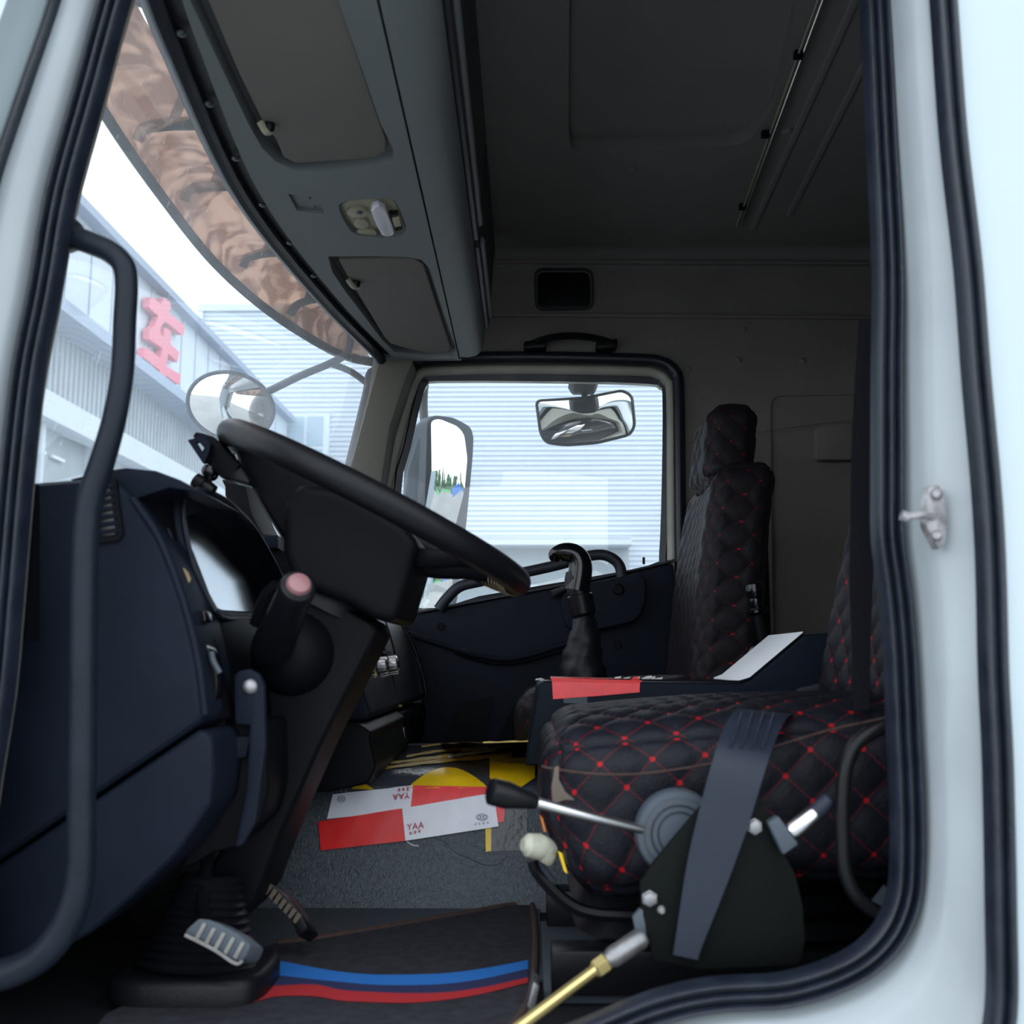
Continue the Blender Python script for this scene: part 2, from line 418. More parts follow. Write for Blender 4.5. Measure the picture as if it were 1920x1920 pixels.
# ================================================================== CAB SHELL
# door opening: pairs of (inner weather seal, outer weather seal) in the driver's side
PAIRS = [((262,-150),(140,-190)),((212,0),(97,0)),((162,182),(35,182)),((112,365),(-25,365)),((80,547),(-60,547)),((50,700),(-85,700)),((28,895),(-110,900)),
 ((8,1130),(-130,1130)),((-8,1300),(-150,1300)),((-40,1500),(-180,1520)),((-70,1750),(-200,1800)),((-40,1980),(-160,2100)),((150,2100),(100,2220)),((600,2110),(600,2260)),
 ((930,2010),(1040,2230)),((1100,1945),(1250,2210)),((1228,1893),(1400,2190)),((1337,1868),(1520,2170)),((1476,1858),(1650,2140)),((1590,1820),(1780,2090)),((1660,1765),(1850,2010)),((1696,1690),(1880,1900)),
 ((1704,1600),(1880,1700)),((1702,1476),(1876,1500)),((1697,1380),(1873,1400)),((1690,1225),(1866,1262)),((1680,1110),(1862,1100)),((1667,1010),(1858,1000)),((1666,900),(1850,887)),((1666,700),(1833,700)),
 ((1667,500),(1818,500)),((1655,250),(1790,250)),((1643,0),(1772,0)),((1630,-200),(1755,-200)),((1560,-290),(1690,-330)),((1000,-310),(1000,-390)),((420,-290),(330,-350)),((300,-230),(190,-290))]
DI, DO = 1.185, 1.09
inn = smooth([W(a[0], a[1], DI) for a, b in PAIRS], 5, True)
out = smooth([W(b[0], b[1], DO + .075 * max(0, min(1, (300 - a[0]) / 90))) for a, b in PAIRS], 5, True)
sgn = 1
def seal_prof(w, h, ribs):      # lobed rubber section: (across, along Y), front faces the camera (-Y)
    pr = [(-w, h)]
    for k in range(ribs):
        c = -w + (k + .5) * 2 * w / ribs; q = w / ribs
        pr += [(c - q * .85, -h * .2), (c - q * .5, -h * .9), (c, -h * 1.15), (c + q * .5, -h * .9), (c + q * .85, -h * .2)]
    return pr + [(w, h)]
s1 = MB().strip(inn, seal_prof(.0170, .012, 3), True).build('trim_1', 'rubber', sharp=60)
struct(s1, 'black ribbed rubber seal lining the open driver doorway')
s2 = MB().strip(out, seal_prof(.0135, .011, 2), True).build('trim_2', 'rubber', sharp=60)
struct(s2, 'outer black rubber seal around the driver doorway')
# painted jamb between the two seals, with a pressed fold
rows = []
for i, (a, b) in enumerate(zip(inn, out)):
    r_ = []
    nn = Vector((b.x - a.x, 0, b.z - a.z)).normalized(); a2 = a + nn * .0155
    lw = max(0, min(1, (-a.x - .2) / .15)); dn = max(0, min(1, (1.62 - a.z) / .12))
    for t, dy, dl in ((0, .012, .012), (.10, .008, .004), (.2, -.010 - .014 * dn, -.006), (.32, -.016, -.012), (.5, -.008, -.014), (.68, .004, -.010), (.84, .012, -.002), (1, .010, .012)):
        p = a2.lerp(b, t); p.y += lerp(dy, dl, lw); r_.append(p)
    rows.append(r_)
jm = MB().grid(rows, True, False).build('trim_3', 'paint_shaded', sharp=70); struct(jm, 'white painted door jamb')
# outer body skin beyond the outer seal
so = [Vector((x, .0, z)) for x, z in ((-1.05, .55), (1.9, .55), (1.9, 3.1), (-.72, 3.1), (-.95, 2.2))]
outp = [Vector((p.x, 0, p.z)) for p in out]
rt_ = MB().grid([[p + Vector((0, .012, 0)), Vector((p.x, -.012, p.z))] for p in out], True, False).build('trim_11', 'paint'); struct(rt_, 'white return around the outer door seal')
sk = holed([p + Vector((0, -.012, 0)) for p in so], [[p + Vector((0, -.012, 0)) for p in outp[::2]]], (0, .02, 0)).build('trim_4', 'paint', smooth_=False)
struct(sk, 'white painted outer body side')
# inner side wall on the driver's side
def loopxz(pts, y): return [Vector((x, y, z)) for x, z in pts]
CABO = [(-.86, ZF - .05), (1.45, ZF - .05), (1.45, 2.93), (-.48, 2.93), (-.55, 2.5), (-.78, 1.7)]
innp = [Vector((p.x, .105, p.z)) for p in inn][::2]
wl = holed(loopxz(CABO, .105), [innp], (0, .03, 0)).build('wall_near', 'sidewall', smooth_=False); struct(wl)
fl = MB().box((-.9, .10, ZF - .06), (1.5, 2.2, ZF)).build('floor', 'floor_black', smooth_=False); struct(fl)
# rear wall and front bulkhead
struct(MB().box((1.42, .08, ZF - .06), (1.48, 2.2, 3.0)).build('wall_rear', 'sidewall', smooth_=False))
struct(MB().slab([(-.86, .08, ZF - .06), (-.86, .08, 1.55), (-.80, .08, 1.72), (-.83, .08, 1.72), (-.92, .08, 1.5), (-.92, .08, ZF - .06)], (0, 2.12, 0)).build('wall_front', 'paint', smooth_=False))
# ceiling with recessed hatch panel
ZC = 2.9
hx = rounded([WZ(1068, -60, ZC).to_2d()[:], WZ(1066, 250, ZC).to_2d()[:], WZ(1072, 288, ZC).to_2d()[:], WZ(1400, 272, ZC).to_2d()[:], WZ(1452, 200, ZC).to_2d()[:], WZ(1510, -60, ZC).to_2d()[:]], .05)
hx = [(p[0], p[1]) for p in hx]
ce = holed([Vector(p) for p in ((-.62, .08, ZC), (1.48, .08, ZC), (1.48, 2.2, ZC), (-.62, 2.2, ZC))], [[Vector((x, y, ZC)) for x, y in hx]], (0, 0, .05)).build('ceiling', 'headliner', smooth_=False); struct(ce)
cen = Vector((sum(p[0] for p in hx) / len(hx), sum(p[1] for p in hx) / len(hx)))
rows = []
for sc, z in ((1.0, ZC), (.992, ZC + .012), (.985, ZC + .030), (.96, ZC + .032), (.6, ZC + .034), (.01, ZC + .034)):
    rows.append([Vector((cen.x + (x - cen.x) * sc, cen.y + (y - cen.y) * sc, z)) for x, y in hx])
hp = MB().grid(rows, False, True).add(rows[-1], [tuple(range(len(hx)))]).build('roof_panel', 'headliner', ce); hp['label'] = 'recessed roof hatch panel'
MB().box((-.7, .05, ZC + .05), (1.55, 2.26, ZC + .09)).build('roof_skin', 'paint', ce, smooth_=False)
# roof ribs (pressed creases) and cove at the far wall
for a, b in (((1622, -40), (1412, 428)), ((1672, 20), (1480, 402))):
    pa, pb = WZ(*a, ZC), WZ(*b, ZC)
    MB().tube([pa, pa.lerp(pb, .5), pb], .006, 8, sub=6, flat=1.6).build('roof_rib', 'headliner', ce)
YW = 2.1                                     # far inner wall (D = 3.2)
rows = []
for i in range(9):
    q = i / 8 * math.pi / 2; rows.append([(-.1, YW - .06 + .06 * math.sin(q), ZC - .06 * (1 - math.cos(q))), (1.44, YW - .06 + .06 * math.sin(q), ZC - .06 * (1 - math.cos(q)))])
cv = MB().grid([[Vector(p) for p in r] for r in rows]).build('trim_5', 'headliner'); struct(cv, 'curved headliner cove along the far wall')

# far wall (passenger side) with doorway
DW = 3.2
DOORL = [(757,722),(775,690),(802,676),(968,671),(1187,675),(1238,680),(1263,697),(1271,729),(1273,900),(1275,1060),(1282,1400),(1280,1560),(1240,1600),(800,1600),(690,1500),(690,1100),(715,912),(731,802)]
far_in = smooth(PX(DOORL, DW), 4, True)
fo = loopxz([(-.86, ZF - .05), (1.45, ZF - .05), (1.45, 2.93), (-.50, 2.93), (W(700, 655, 3.2).x, 2.51), (W(688, 745, 3.2).x, W(688, 745, 3.2).z), (W(655, 885, 3.2).x, W(655, 885, 3.2).z), (W(605, 1090, 3.2).x, W(605, 1090, 3.2).z), (-.74, 1.7)], YW)
fw = holed(fo, [far_in], (0, .05, 0)).build('wall_far', 'sidewall', smooth_=False); struct(fw)
so2 = loopxz([(-.95, .55), (1.9, .55), (1.9, 3.1), (-.55, 3.1), (W(702, 655, 3.33).x, 2.51), (W(690, 745, 3.33).x, W(690, 745, 3.33).z), (W(662, 885, 3.33).x, W(662, 885, 3.33).z), (W(612, 1090, 3.33).x, W(612, 1090, 3.33).z), (-.80, 1.65)], YW + .13)
fsk = holed(so2, [[Vector((p.x, YW + .13, p.z)) for p in smooth(PX([(x + (14 if x > 900 else -14), y - 8 if y < 760 else y + 10) for x, y in DOORL], DW + .1), 4, True)]], (0, -.02, 0)).build('trim_6', 'paint', smooth_=False)
struct(fsk, 'white outer body side around the passenger door')
sl = MB().strip(far_in, [(-.016, .0), (-.018, -.014), (-.008, -.026), (.008, -.026), (.018, -.014), (.016, 0)], True).build('trim_7', 'rubber', sharp=60)
struct(sl, 'black rubber seal around the passenger door')
# wall creases: pressed steps running the length of the far wall
for y0, y1, t in ((490, 494, .02), (588, 594, .012)):
    a, b = W(905, y0, DW), W(1700, y1, DW)
    MB().slab([a, b, b + Vector((0, 0, -.012)), a + Vector((0, 0, -.012))], (0, -t, 0)).build('wall_rib', 'sidewall', fw, bevel=.004)
c = rounded([(1007, 510), (1106, 510), (1108, 575), (1009, 577)], 14)
MB().prism(c, DW - .005, DW + .06).build('speaker_recess', 'black_plastic', fw, bevel=.002)
c2 = PX(rounded([(1003, 506), (1110, 506), (1112, 579), (1005, 581)], 16), DW)
MB().strip(c2, [(-.004, 0), (-.004, -.008), (.004, -.008), (.004, 0)], True).build('speaker_frame', 'trim_dark', fw)
for x, y, r in ((1290, 692, .011), (1385, 675, .010), (1505, 677, .011), (1396, 617, .008)):
    screw(W(x, y, DW), r, (0, -1, 0), fw, 'rivet', 'sidewall')
# recessed locker panel behind the passenger seat, with its small catch
c = rounded([(1440, 740), (1760, 735), (1765, 1260), (1445, 1265)], 26)
MB().strip(PX(c, DW), [(-.006, 0), (-.006, -.007), (.006, -.007), (.006, 0)], True).build('panel_edge', 'sidewall', fw)
MB().prism(rounded([(1530, 800), (1600, 790), (1602, 862), (1532, 862)], 10), DW - .04, DW).build('catch_box', 'sidewall', fw, bevel=.006)
# A-pillar trim on the far side
ap = MB().prism([(700, 640), (775, 676), (757, 722), (731, 802), (712, 925), (706, 1160), (600, 1160), (640, 950), (655, 880), (690, 735), (697, 690)], 3.06, 3.19).build('trim_8', 'mesh_trim', bevel=.01)
struct(ap, 'beige perforated pillar trim beside the windscreen')

# ---- windscreen
XT = [(1.2, -.505), (1.43, -.535), (1.95, -.570), (2.53, -.525), (3.03, -.452), (3.12, -.437)]
def xtop(D):
    for (a, x0), (b, x1) in zip(XT, XT[1:]):
        if D <= b or b == 3.12:
            t = (D - a) / (b - a); t2 = t
            return lerp(x0, x1, max(-.2, min(1.2, t2)))
XTS = smooth([Vector((a, x, 0)) for a, x in XT], 6)
def xtop(D):
    for p, q in zip(XTS, XTS[1:]):
        if D <= q.x: return lerp(p.y, q.y, (D - p.x) / (q.x - p.x))
    return XTS[-1].y
def ws(D, z): return Vector((xtop(D) - .25 * (2.51 - z), D - 1.1, z))
rows = [[ws(1.2 + 1.92 * j / 40, z) for j in range(41)] for z in [1.66 + .86 * i / 12 for i in range(13)]]
wsg = MB().grid(rows).build('window_1', 'windscreen', recalc=False); struct(wsg, 'curved windscreen, dusty and scratched')
def wz(px, py):
    """point of the windscreen seen at a pixel"""
    D0 = 1.2
    for k in range(200):
        D = 1.2 + k * .01; p = W(px, py, D)
        if p.x > xtop(min(D, 3.12)) - .25 * (2.51 - p.z) - 0.0001 and False: return p
    return None
top_path = [ws(1.2 + 1.86 * j / 40, 2.515) for j in range(41)]
corner = smooth([ws(3.06, 2.512), ws(3.10, 2.49) + Vector((.006, 0, 0)), W(697, 700, 3.1), W(690, 735, 3.1), W(672, 810, 3.1), W(655, 880, 3.1), W(640, 950, 3.1), W(610, 1080, 3.1)], 4)
wss = MB().tube(top_path[:-1] + corner, .017, 10, sub=1).build('windscreen_seal', 'rubber', wsg)
MB().ribbon([p + Vector((.010, 0, .012)) for p in top_path[::4]], [p + Vector((.050, 0, .004)) for p in top_path[::4]], (0, 0, .01)).build('header_strip', 'trim_dark', wsg)
hd = MB().grid([[p + Vector((-.02, 0, -.0)) for p in top_path], [p + Vector((-.02, 0, .45)) for p in top_path]]).build('trim_9', 'paint'); struct(hd, 'body panel above the windscreen')
nb = MB().prism([(x, y) for x, y in ((-60, 905), (60, 905), (60, 1200), (-60, 1200))], 1.24, 1.26)
nbo = nb.build('trim_10', 'dash_deep'); struct(nbo, 'dark pillar foot beside the dashboard')

# ---- passenger door with its window
door = thing('door_1', 'passenger door with window, closed', 'door', (.1, YW + .05, ZF))
del door['category']; struct(door)
WINO = [(746,925),(764,840),(786,745),(798,718),(825,709),(1100,711),(1218,715),(1240,722),(1248,742),(1247,900),(1242,1040),(1232,1062),(1150,1082),(900,1125),(752,1153)]
wl_ = smooth(PX(WINO, 3.24), 3, True)
do = smooth(PX([(x + (10 if x > 900 else -10), y - 6 if y < 760 else y) for x, y in DOORL], 3.24), 4, True)
df = holed(do, [wl_], (0, .06, 0)).build('door_frame', 'cream', door, smooth_=False)
MB().strip(wl_, [(-.010, .0), (-.012, -.012), (.008, -.016), (.014, -.006), (.014, .01)], True).build('window_seal', 'rubber', door)
gl = MB().slab([p + Vector((0, .02, 0)) for p in wl_], (0, .004, 0)).build('window_pane', 'side_glass', door, smooth_=False)
# cream return of the door frame between the two seals (wider, as a soft roll)
PR = [(722,925),(745,825),(770,735),(786,702),(818,694),(968,691),(1187,694),(1232,699),(1250,712),(1258,740),(1259,900),(1260,1050)]
MB().strip(PX(PR, 3.20, 4), [(-.012, .03), (-.012, .004), (-.004, -.004), (.008, -.004), (.014, .004), (.014, .03)]).build('frame_roll', 'cream', door, sharp=80)
# trim panel
TP = [(752,1158),(900,1130),(1100,1092),(1235,1062),(1262,1056),(1268,1100),(1270,1500),(800,1500),(790,1320),(785,1235)]
MB().prism(TP, 3.10, 3.22).build('trim_panel', 'dash', door, bevel=.010, seg=3)
MB().strip(PX([(752,1155),(900,1127),(1100,1089),(1235,1059),(1260,1052)], 3.16, 3), [(-.004, -.05), (-.004, .06), (.002, .06), (.002, -.05)]).build('belt_strip', 'dash_light', door)
MB().prism(rounded([(1090,1096),(1210,1072),(1212,1130),(1195,1165),(1150,1175),(1100,1185),(1060,1180),(1050,1110)], 20), 3.06, 3.11).build('armrest', 'dash', door, bevel=.008, seg=3)
MB().lathe(W(1159, 1105, 3.062), W(1159, 1105, 3.05), [(0, .017), (.7, .017), (1, .013)], 18).build('cap', 'dash_deep', door)
# curved ledge over the door pocket
MB().tube(PX([(775,1192),(850,1216),(900,1230),(945,1236),(990,1230),(1040,1214),(1075,1204)], 3.09), .007, 8).build('ledge', 'dash', door)
MB().tube(PX([(850,1222),(905,1240),(950,1245),(1000,1237),(1060,1218)], 3.085), .0035, 8).build('ledge_line', 'gloss_black', door)
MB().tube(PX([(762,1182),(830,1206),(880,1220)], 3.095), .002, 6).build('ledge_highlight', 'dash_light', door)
MB().prism(rounded([(860,1318),(925,1306),(905,1400),(828,1410)], 10), 3.09, 3.105).build('pocket', 'dash_deep', door)
MB().prism(rounded([(968,1312),(1030,1306),(1030,1420),(915,1420)], 14), 3.09, 3.105).build('pocket', 'dash_deep', door)
MB().tube(PX([(822,1143),(838,1122),(862,1100),(900,1090),(960,1078),(1050,1058),(1095,1044),(1128,1040),(1150,1048),(1162,1062),(1166,1082)], 3.085), .0165, 12).build('pull_handle', 'dash_light', door)
MB().tube([W(1207, 1058, 3.16), W(1207, 1045, 3.16)], .004, 8).build('lock_pin', 'black_plastic', door)
MB().prism(rounded([(1032,1108),(1060,1098),(1062,1106),(1036,1120)], 3), 3.05, 3.09).build('window_crank', 'black_plastic', door, bevel=.002)
for x, y in ((827, 1175), (1158, 1210)):
    MB().lathe(W(x, y, 3.10), W(x, y, 3.094), [(0, .012), (1, .010)], 14).build('trim_plug', 'dash_deep', door)
# grab handle over the door
gh = thing('roof_handle', 'short dark grab handle on the far wall above the passenger window', 'handle', W(1070, 655, 3.18))
MB().tube(PX([(1000,644,3.16),(1030,634,3.13),(1070,630,3.12),(1110,633,3.13),(1140,641,3.16)], 0), .011, 10, flat=1.3).build('grip', 'black_plastic', gh)
for x0, x1 in ((982, 1025), (1118, 1158)):
    MB().prism(rounded([(x0, 640), (x1, 634), (x1, 650), (x0, 653)], 5), 3.14, 3.195).build('mount', 'black_plastic', gh, bevel=.004)

# ================================================================== OVERHEAD CONSOLE
ZU = 2.508
oc = thing('overhead_console', 'grey moulded storage console under the roof, spanning above the windscreen', 'console', (-.3, 1.0, ZU))
def zloop(pts, z=ZU): return [WZ(x, y, z) for x, y in pts]
R1 = [(262,-200),(286,-150),(356,0),(407,109),(466,233),(491,277),(517,303),(553,319),(612,321),(706,313),(736,303),(739,284),(714,233),(634,0),(583,-150),(563,-200)]
V1 = [(305,-185),(320,-150),(389,0),(448,139),(491,226),(517,262),(531,295),(553,307),(600,304),(706,297),(723,284),(725,266),(685,146),(637,0),(588,-150),(576,-185)]
R2 = [(615,481),(623,510),(648,547),(717,638),(739,660),(800,666),(849,667),(856,656),(830,583),(805,503),(790,487),(765,482),(700,480)]
V2 = [(635,488),(655,525),(721,634),(732,645),(772,656),(808,664),(841,660),(845,652),(820,575),(794,496),(776,484),(700,486)]
LM = [(635,384),(650,376),(694,372),(730,372),(741,377),(751,397),(761,423),(762,434),(754,442),(715,446),(673,442),(658,434),(644,413),(636,395)]
SR = [(540,364),(586,368),(601,383),(608,401),(557,395)]
front = [Vector((xtop(1.16 + 1.9 * j / 30) + .045, .06 + 1.9 * j / 30, ZU)) for j in range(31)]
und = front + [Vector((-.22, 1.965, ZU)), Vector((-.208, 1.96, ZU)), Vector((-.208, .06, ZU))]
mb = holed(und, [zloop(R1), zloop(R2), zloop(LM), zloop(SR)])
for L_, d in ((R1, .03), (R2, .03), (LM, .012), (SR, .006)):
    lp = zloop(L_); n = len(lp); cc = sum(lp, Vector()) / n
    up = [cc + (p - cc) * .985 + Vector((0, 0, d)) for p in lp]
    mb.grid([lp, [cc + (p - cc) * .995 + Vector((0, 0, d * .5)) for p in lp], up], False, True); o = len(mb.v); mb.add(up, [tuple(range(n))])
mb.build('underside', 'trim_grey', oc, sharp=50, recalc=False)
prof = [(-.204, ZU + .02), (-.204, ZU), (-.175, ZU - .001), (-.152, ZU + .004), (-.138, ZU + .016), (-.131, ZU + .035), (-.128, ZU + .07), (-.118, ZU + .2), (-.105, ZU + .39), (-.4, ZU + .39), (-.4, ZU + .03)]
rows = []
for k, y in enumerate([.06, .6, 1.2, 1.8, 1.92, 1.945, 1.96]):
    sh = (0, 0, 0, 0, 0, .006, .02)[k]
    rows.append([Vector((lerp(x, -.3, sh * 3), y, lerp(z, 2.7, sh * 3))) for x, z in prof])
o = MB().grid(rows, False, True); n = len(prof); o.f.append(tuple(range(n))); o.f.append(tuple(6 * n + j for j in range(n)))
o.build('storage_body', 'trim_grey', oc, sharp=50)
MB().slab([(-.50, .055, ZU), (-.50, .055, ZU + .39), (-.105, .055, ZU + .39), (-.128, .055, ZU + .07), (-.14, .055, ZU + .01), (-.16, .055, ZU)], (0, .008, 0)).build('end_panel', 'trim_grey', oc)
MB().box((-.45, .06, ZU + .028), (-.21, 1.955, ZU + .39)).build('inner_box', 'trim_midgrey', oc)
MB().slab([(-.46, 1.955, ZU), (-.46, 1.975, ZU), (-.20, 1.975, ZU), (-.20, 1.955, ZU)], (0, 0, .39)).build('end_panel', 'trim_grey', oc, bevel=.004)
for y0, y1 in ((.12, 1.24), (1.28, 1.9)):
    def q(y, t): return Vector((lerp(-.127, -.109, t), y, lerp(ZU + .075, ZU + .34, t)))
    lid = [q(y0, 0), q(y1, 0), q(y1, 1), q(y0, 1)]
    MB().slab(lid, (.012, 0, 0)).build('lid', 'trim_dark', oc, bevel=.005, seg=3)  # lids coloured dark for the shade on the console's rear face
    MB().tube([q(y0 + .03, .12) + Vector((.013, 0, 0)), q(y1 - .03, .12) + Vector((.013, 0, 0))], .009, 8).build('lid_grip', 'trim_grey', oc)
for nm, V_, clip in (('sun_visor', V1, (500, 236)), ('sun_visor', V2, (664, 530))):
    lp = zloop(V_, ZU + .004)
    v = MB().slab(lp, (0, 0, .018)).build(nm, 'visor_grey', oc, bevel=.005, seg=3)
    c = WZ(clip[0], clip[1], ZU); dz = WZ(clip[0] + 12, clip[1] + 4, ZU) - c
    MB().tube([c - dz * 1.0 + Vector((0, 0, .004)), c + Vector((0, 0, -.010)), c + dz * .7 + Vector((0, 0, -.004))], .007, 8).build('visor_clip', 'lamp_beige', v)
    MB().lathe(c + dz * .3 + Vector((0, 0, .004)), c + dz * .3 + Vector((0, 0, -.012)), [(0, .011), (.7, .010), (1, .006)], 12).build('clip_cap', 'black_plastic', v)
lp = zloop(LM, ZU + .010); cc = sum(lp, Vector()) / len(lp)
lamp = MB().slab([cc + (p - cc) * .97 for p in lp], (0, 0, .01)).build('reading_lamp', 'lamp_beige', oc, bevel=.003)
LE = [(695,396),(700,389),(710,387),(722,394),(733,420),(740,438),(737,443),(725,445),(716,442),(705,422)]
MB().slab(zloop(LE, ZU - .006), (0, 0, .016)).build('lens', 'frosted', lamp, bevel=.005, seg=3)
for cx, cy, rx, ry in ((670,400,20,9),(677,421,14,9),(687,438,20,7)):
    MB().slab(zloop([(cx + rx * math.cos(a / 16 * 6.283) + ry * .25 * math.sin(a / 16 * 6.283), cy + ry * math.sin(a / 16 * 6.283)) for a in range(16)], ZU + .003), (0, 0, .008)).build('button', 'lamp_beige', lamp, bevel=.002)
c = WZ(674, 398, ZU + .002); MB().lathe(c, c - Vector((0, 0, .004)), [(0, .006), (.6, .006), (1, .002)], 12).build('indicator', 'grey_plastic', lamp)
MB().slab(zloop([(730,402),(746,401),(755,430),(741,434)], ZU + .001), (0, 0, .01)).build('switch_well', 'gloss_black', lamp)
MB().slab(zloop([(735,412),(749,410),(753,424),(740,427)], ZU - .004), (0, 0, .01)).build('rocker', 'lamp_beige', lamp, bevel=.002)
for x, y in ((340, 63), (392, 195), (442, 297), (492, 384), (543, 455), (588, 517)):
    screw(WZ(x, y, 2.512), .008, (0, 0, -1), oc)
for x, y in ((580, 372), (590, 388)): screw(WZ(x, y, ZU + .005), .0035, (0, 0, -1), oc)
# curtain rail across the roof
cr = thing('curtain_rail', 'thin pale curtain rail running across the roof', 'rail', WZ(1450, 230, 2.88))
a, b = WZ(1548, -40, 2.885), WZ(1381, 424, 2.885)
for dx in (0, .009):
    MB().tube([a + Vector((dx, 0, 0)), b + Vector((dx, 0, 0))], .0028, 8).build('wire', 'silver' if dx else 'lamp_beige', cr)
for x, y in ((1497, 103), (1435, 252), (1392, 388)):
    c = WZ(x, y, 2.885); MB().obox(c, (.010, 0, 0), (0, .008, 0), (0, 0, .008)).build('clip', 'black_plastic', cr, bevel=.002)
for x, y in ((1185, 317), (1476, 245)):
    screw(WZ(x, y, ZC), .014, (0, 0, -1), ce, 'push_button_stud', 'headliner')

# ================================================================== DASHBOARD
da = thing('dashboard', 'dark blue-grey moulded dashboard with instrument hood, seen from its driver end', 'dashboard', (-.55, .9, 1.3))
MB().prism([(50,905),(150,897),(205,888),(245,930),(300,1012),(345,1130),(372,1240),(386,1346),(372,1358),(178,1490),(0,1612),(-60,1640),(-60,910)], 1.30, 1.44).build('end_panel', 'dash', da, bevel=.012, seg=3)
MB().prism([(-60,1650),(0,1620),(180,1498),(374,1366),(398,1380),(402,1450),(395,1510),(330,1604),(250,1680),(172,1748),(100,1790),(-60,1830)], 1.30, 1.44).build('lower_panel', 'dash', da, bevel=.012, seg=3)
# soft highlight crease on the end panel
MB().tube(PX([(248,935),(300,1014),(344,1130),(371,1240),(384,1340)], 1.305, 1), .006, 8).build('panel_edge', 'dash', da)
MB().prism([(130,899),(206,881),(237,877),(293,883),(336,899),(382,926),(366,922),(317,914),(246,938),(206,896)], 1.32, 1.50).build('top_pad', 'dash', da, bevel=.006, seg=3)
# air vent in the end panel
vt = MB().strip(PX(rounded([(178,902),(214,900),(228,1002),(222,1010),(182,1014),(172,1005)], 6), 1.300), [(-.005, .004), (-.005, -.006), (.004, -.006), (.004, .004)], True).build('vent', 'dash_deep', da)
MB().prism([(180,905),(212,903),(226,1002),(182,1010)], 1.296, 1.302).build('vent_throat', 'gloss_black', vt)
for k in range(7):
    y = 912 + k * 14; a = W(182, y + 6, 1.292); b = W(212 + k * 2, y, 1.292)
    MB().slab([a, b, b + Vector((0, .012, .010)), a + Vector((0, .012, .010))], (0, 0, .002)).build('slat', 'dash', vt)
# switch strip between the end panel and the instrument hood
Lc = smooth([W(246,930,1.335), W(300,1010,1.335), W(345,1130,1.335), W(372,1240,1.335), W(387,1346,1.335)], 5)
Rc = smooth([W(330,930,1.40), W(338,1020,1.40), W(375,1120,1.41), W(412,1200,1.42), W(440,1346,1.42)], 5)
MB().grid([[a.lerp(b, t) + Vector((.006 * math.sin(t * 3.14), 0, 0)) for t in (0, .2, .4, .6, .8, 1)] for a, b in zip(Lc, Rc)]).build('switch_strip', 'dash_deep', da)
def on_strip(px, py, lift=.002): return W(px, py, 1.365 - lift)
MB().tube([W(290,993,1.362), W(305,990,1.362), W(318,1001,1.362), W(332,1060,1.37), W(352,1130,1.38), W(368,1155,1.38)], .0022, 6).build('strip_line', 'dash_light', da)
MB().prism(rounded([(362,1146),(383,1144),(386,1166),(366,1168)], 5), 1.35, 1.38).build('rocker_switch', 'gloss_black', da, bevel=.003)
MB().prism([(387 + 18 * math.cos(a / 20 * 6.283) + 8 * math.sin(a / 20 * 6.283), 1262 + 56 * math.sin(a / 20 * 6.283)) for a in range(20)], 1.345, 1.38).build('light_switch', 'gloss_black', da, bevel=.006, seg=3)
MB().tube(PX([(396,1222),(400,1240),(412,1262)], 1.338), .004, 8).build('switch_knob', 'grey_plastic', da)
# instrument hood
IN = [(343,962,1.40),(347,935,1.41),(357,927,1.43),(369,926,1.46),(390,931,1.50),(415,946,1.56),(436,964,1.61),(463,992,1.69),(488,1030,1.76),(513,1080,1.84),(522,1112,1.88),(514,1138,1.87),(490,1147,1.80),(440,1145,1.6),(408,1140,1.44),(385,1108,1.42),(365,1065,1.41),(350,1012,1.40)]
OU = [(328,962,1.39),(334,931,1.40),(344,918,1.42),(361,915,1.46),(388,922,1.52),(418,938,1.58),(437,956,1.63),(464,984,1.71),(490,1024,1.78),(518,1076,1.86),(532,1112,1.90),(525,1150,1.90),(492,1162,1.80),(440,1164,1.6),(400,1160,1.43),(372,1115,1.41),(350,1070,1.40),(335,1012,1.39)]
i_ = PX(IN, 0, 3, True); o_ = PX(OU, 0, 3, True)
def shift(lp, dx, dz, sc):
    c = sum(lp, Vector()) / len(lp); return [c + (p - c) * sc + Vector((dx, 0, dz)) for p in lp]
mid = [a.lerp(b, .5) + Vector((.010, 0, 0)) for a, b in zip(i_, o_)]
MB().grid([shift(o_, -.16, -.03, 1.02), shift(o_, -.05, -.008, 1.01), o_, mid, i_, shift(i_, -.02, 0, .985), shift(i_, -.062, -.004, .95)], False, True).build('instrument_hood', 'dash', da, sharp=60, recalc=False)
MB().tube([a.lerp(b, .25) + Vector((.009, 0, 0)) for a, b in zip(o_, i_)], .0032, 8, True, sub=1).build('hood_highlight', 'dash_light', da)  # lighter tube paints the hood edge as lit through the windscreen
gf = shift(i_, -.060, -.004, .96)
cl = MB(); cl.v = gf; cl.f = [tuple(range(len(gf)))]; clo = cl.build('gauge_panel', 'gauge', da)
gc = sum(gf, Vector()) / len(gf)
for dy, r in ((-.10, .052), (.03, .052), (.13, .028)):
    c = gc + Vector((.004, dy, -.012 if r < .05 else 0))
    d = MB().lathe(c, c + Vector((.004, 0, 0)), [(0, r), (.5, r), (.6, r * .93), (1, r * .93)], 24).build('dial', 'gauge', clo)
    mk = MB()
    for k in range(11):
        a = math.radians(-40 + k * 26); e = Vector((0, math.cos(a), math.sin(a)))
        mk.obox(c + Vector((.0065, 0, 0)) + e * r * .8, (.0004, 0, 0), e * r * .09, e.cross(Vector((1, 0, 0))) * .001)
    mk.obox(c + Vector((.008, 0, 0)), (.0004, 0, 0), Vector((0, .6, -.6)) * r * .5, Vector((0, .001, .001)))
    mk.build('markings', 'gauge_mark', d)
